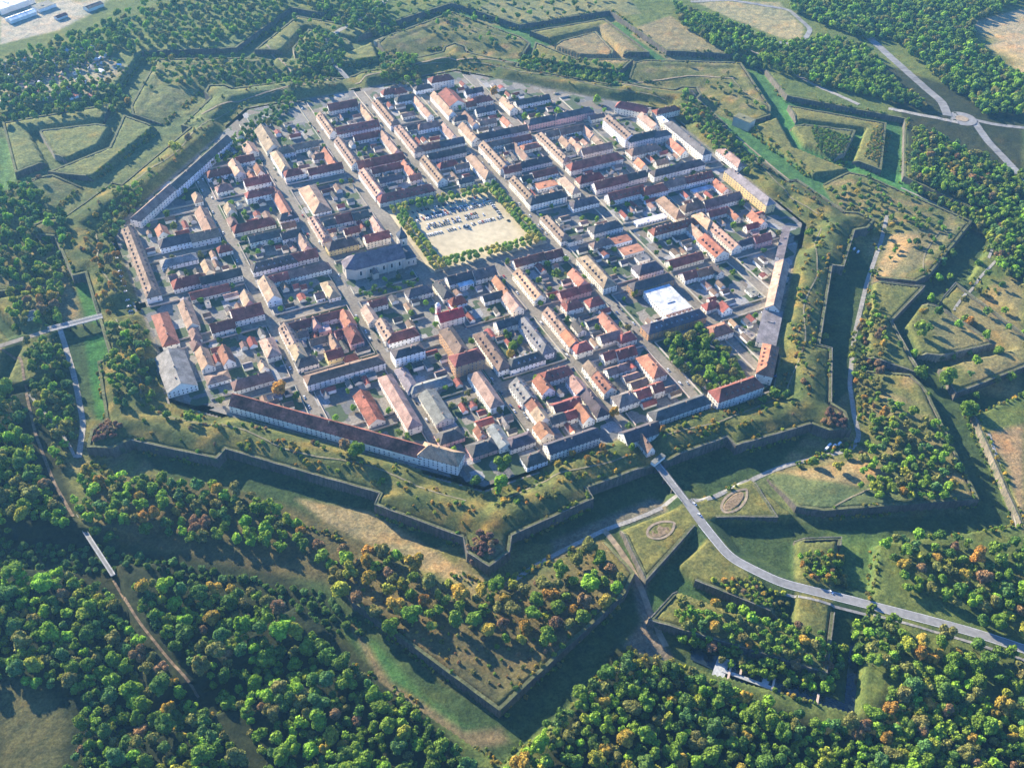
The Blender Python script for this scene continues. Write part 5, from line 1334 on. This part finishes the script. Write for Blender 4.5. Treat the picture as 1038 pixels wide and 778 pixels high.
def kindof(t): return 'garden_tree' if 'town yard' in t[5] or 'court' in t[5] or 'park' in t[5] else ('autumn_tree' if t[4] in AUTC else 'broadleaf_tree')
indiv = []
for kk, mx_ in (('broadleaf_tree', 300), ('autumn_tree', 230), ('garden_tree', 280)): indiv += [q for q in trees if kindof(q[2]) == kk][:mx_]
sel = set(id(q[2]) for q in indiv)
bi = bushes[:300]; selb = set(id(q[2]) for q in bi)
SZ = lambda r: 'large ' if r > 7.5 else ('small ' if r < 4 else '')
for _, w, t in indiv:
    x, y, z, r, cn, where, kd = t; rt = bpy.data.objects.new(kindof(t), None); rt.location = (x, y, z); link(rt)
    c = jit(PAL[cn], .18, rt_); hgt = r*rt_.uniform(.95, 1.25)
    ob('trunk', TRUNK, rt, (0, 0, 0), rt_.uniform(0, 6), scale=(r*.9, r*.9, hgt))
    o = ob('crown', rt_.choice(CROWNS), rt, (0, 0, hgt+r*.15), rt_.uniform(0, 6), c, (r*rt_.uniform(.9, 1.1), r*rt_.uniform(.9, 1.1), r*rt_.uniform(.9, 1.2)))
    o.rotation_euler.x = rt_.uniform(-.25, .25)
    tag(rt, SZ(r)+cn+' tree '+where, kindof(t).replace('_', ' '))
for _, w, t in bi:
    x, y, z, r, cn, where, kd = t; o = ob('bush', rt_.choice(CROWNS), None, (x, y, z+r*.45), rt_.uniform(0, 6), jit(PAL[cn], .18, rt_), (r, r, r*.8))
    tag(o, SZ(r*2)+cn+' bush '+where, 'bush')
rest = [q[2] for q in trees if id(q[2]) not in sel]+[q[2] for q in bushes if id(q[2]) not in selb]
LOW = [crown_arrays(100+s, nl=9, cards=240, cs=(.1, .19), sub=1) for s in range(5)]
def stuff_mesh(name, lst, label):
    V, F, Cc, n = [], [], [], 0
    for x, y, z, r, cn, where, kd in lst:
        v, f, c = rt_.choice(LOW); a = rt_.uniform(0, 6.28); ca, sa = math.cos(a), math.sin(a)
        h = r*1.15 if kd == 'tree' else r*.45; vv = v*np.array([r, r, r*rt_.uniform(.9, 1.2)])
        V.append(np.stack([vv[:, 0]*ca-vv[:, 1]*sa+x, vv[:, 0]*sa+vv[:, 1]*ca+y, vv[:, 2]+z+h], 1)); F += [[q+n for q in ff] for ff in f]; Cc.append(c[:, None]*np.array(jit(PAL[cn], .2, rt_))[None]); n += len(v)
    if V:
        o = ob(name, arr_mesh(name, np.concatenate(V), F, np.concatenate(Cc), M_LEAF), color=(1, 1, 1)); o['kind'] = 'stuff'; o['label'] = label; o['category'] = 'woodland'
stuff_mesh('woodland', rest, 'belts and woods of green trees beyond the town and ramparts')
print('TREES', len(TR), len(trees), len(bushes), 'rest', len(rest), 'windows', NW, 'houses', len(FOOT), 'objects', len(bpy.data.objects))
# ---------------------------------------------------------------- air
HAZE = True
if HAZE:
    hz = MB(); hz.box(-5200, 5200, -5200, 5200, -30, 760); mh_ = bpy.data.materials.new('haze'); mh_.use_nodes = True; t = mh_.node_tree; t.nodes.remove(t.nodes['Principled BSDF'])
    pv = t.nodes.new('ShaderNodeVolumePrincipled'); pv.inputs['Density'].default_value = .00005; pv.inputs['Color'].default_value = (.24, .6, 1, 1); pv.inputs['Anisotropy'].default_value = .2
    t.links.new(pv.outputs[0], t.nodes['Material Output'].inputs['Volume'])
    o = ob('haze', hz.mesh('haze', mh_)); o['kind'] = 'stuff'; o['label'] = 'pale blue haze over the far fields'; o['category'] = 'haze'
_pc = [o for o in bpy.data.objects if o.name.startswith('parked_car')]; print('cars', len(_pc))
finish_labels()
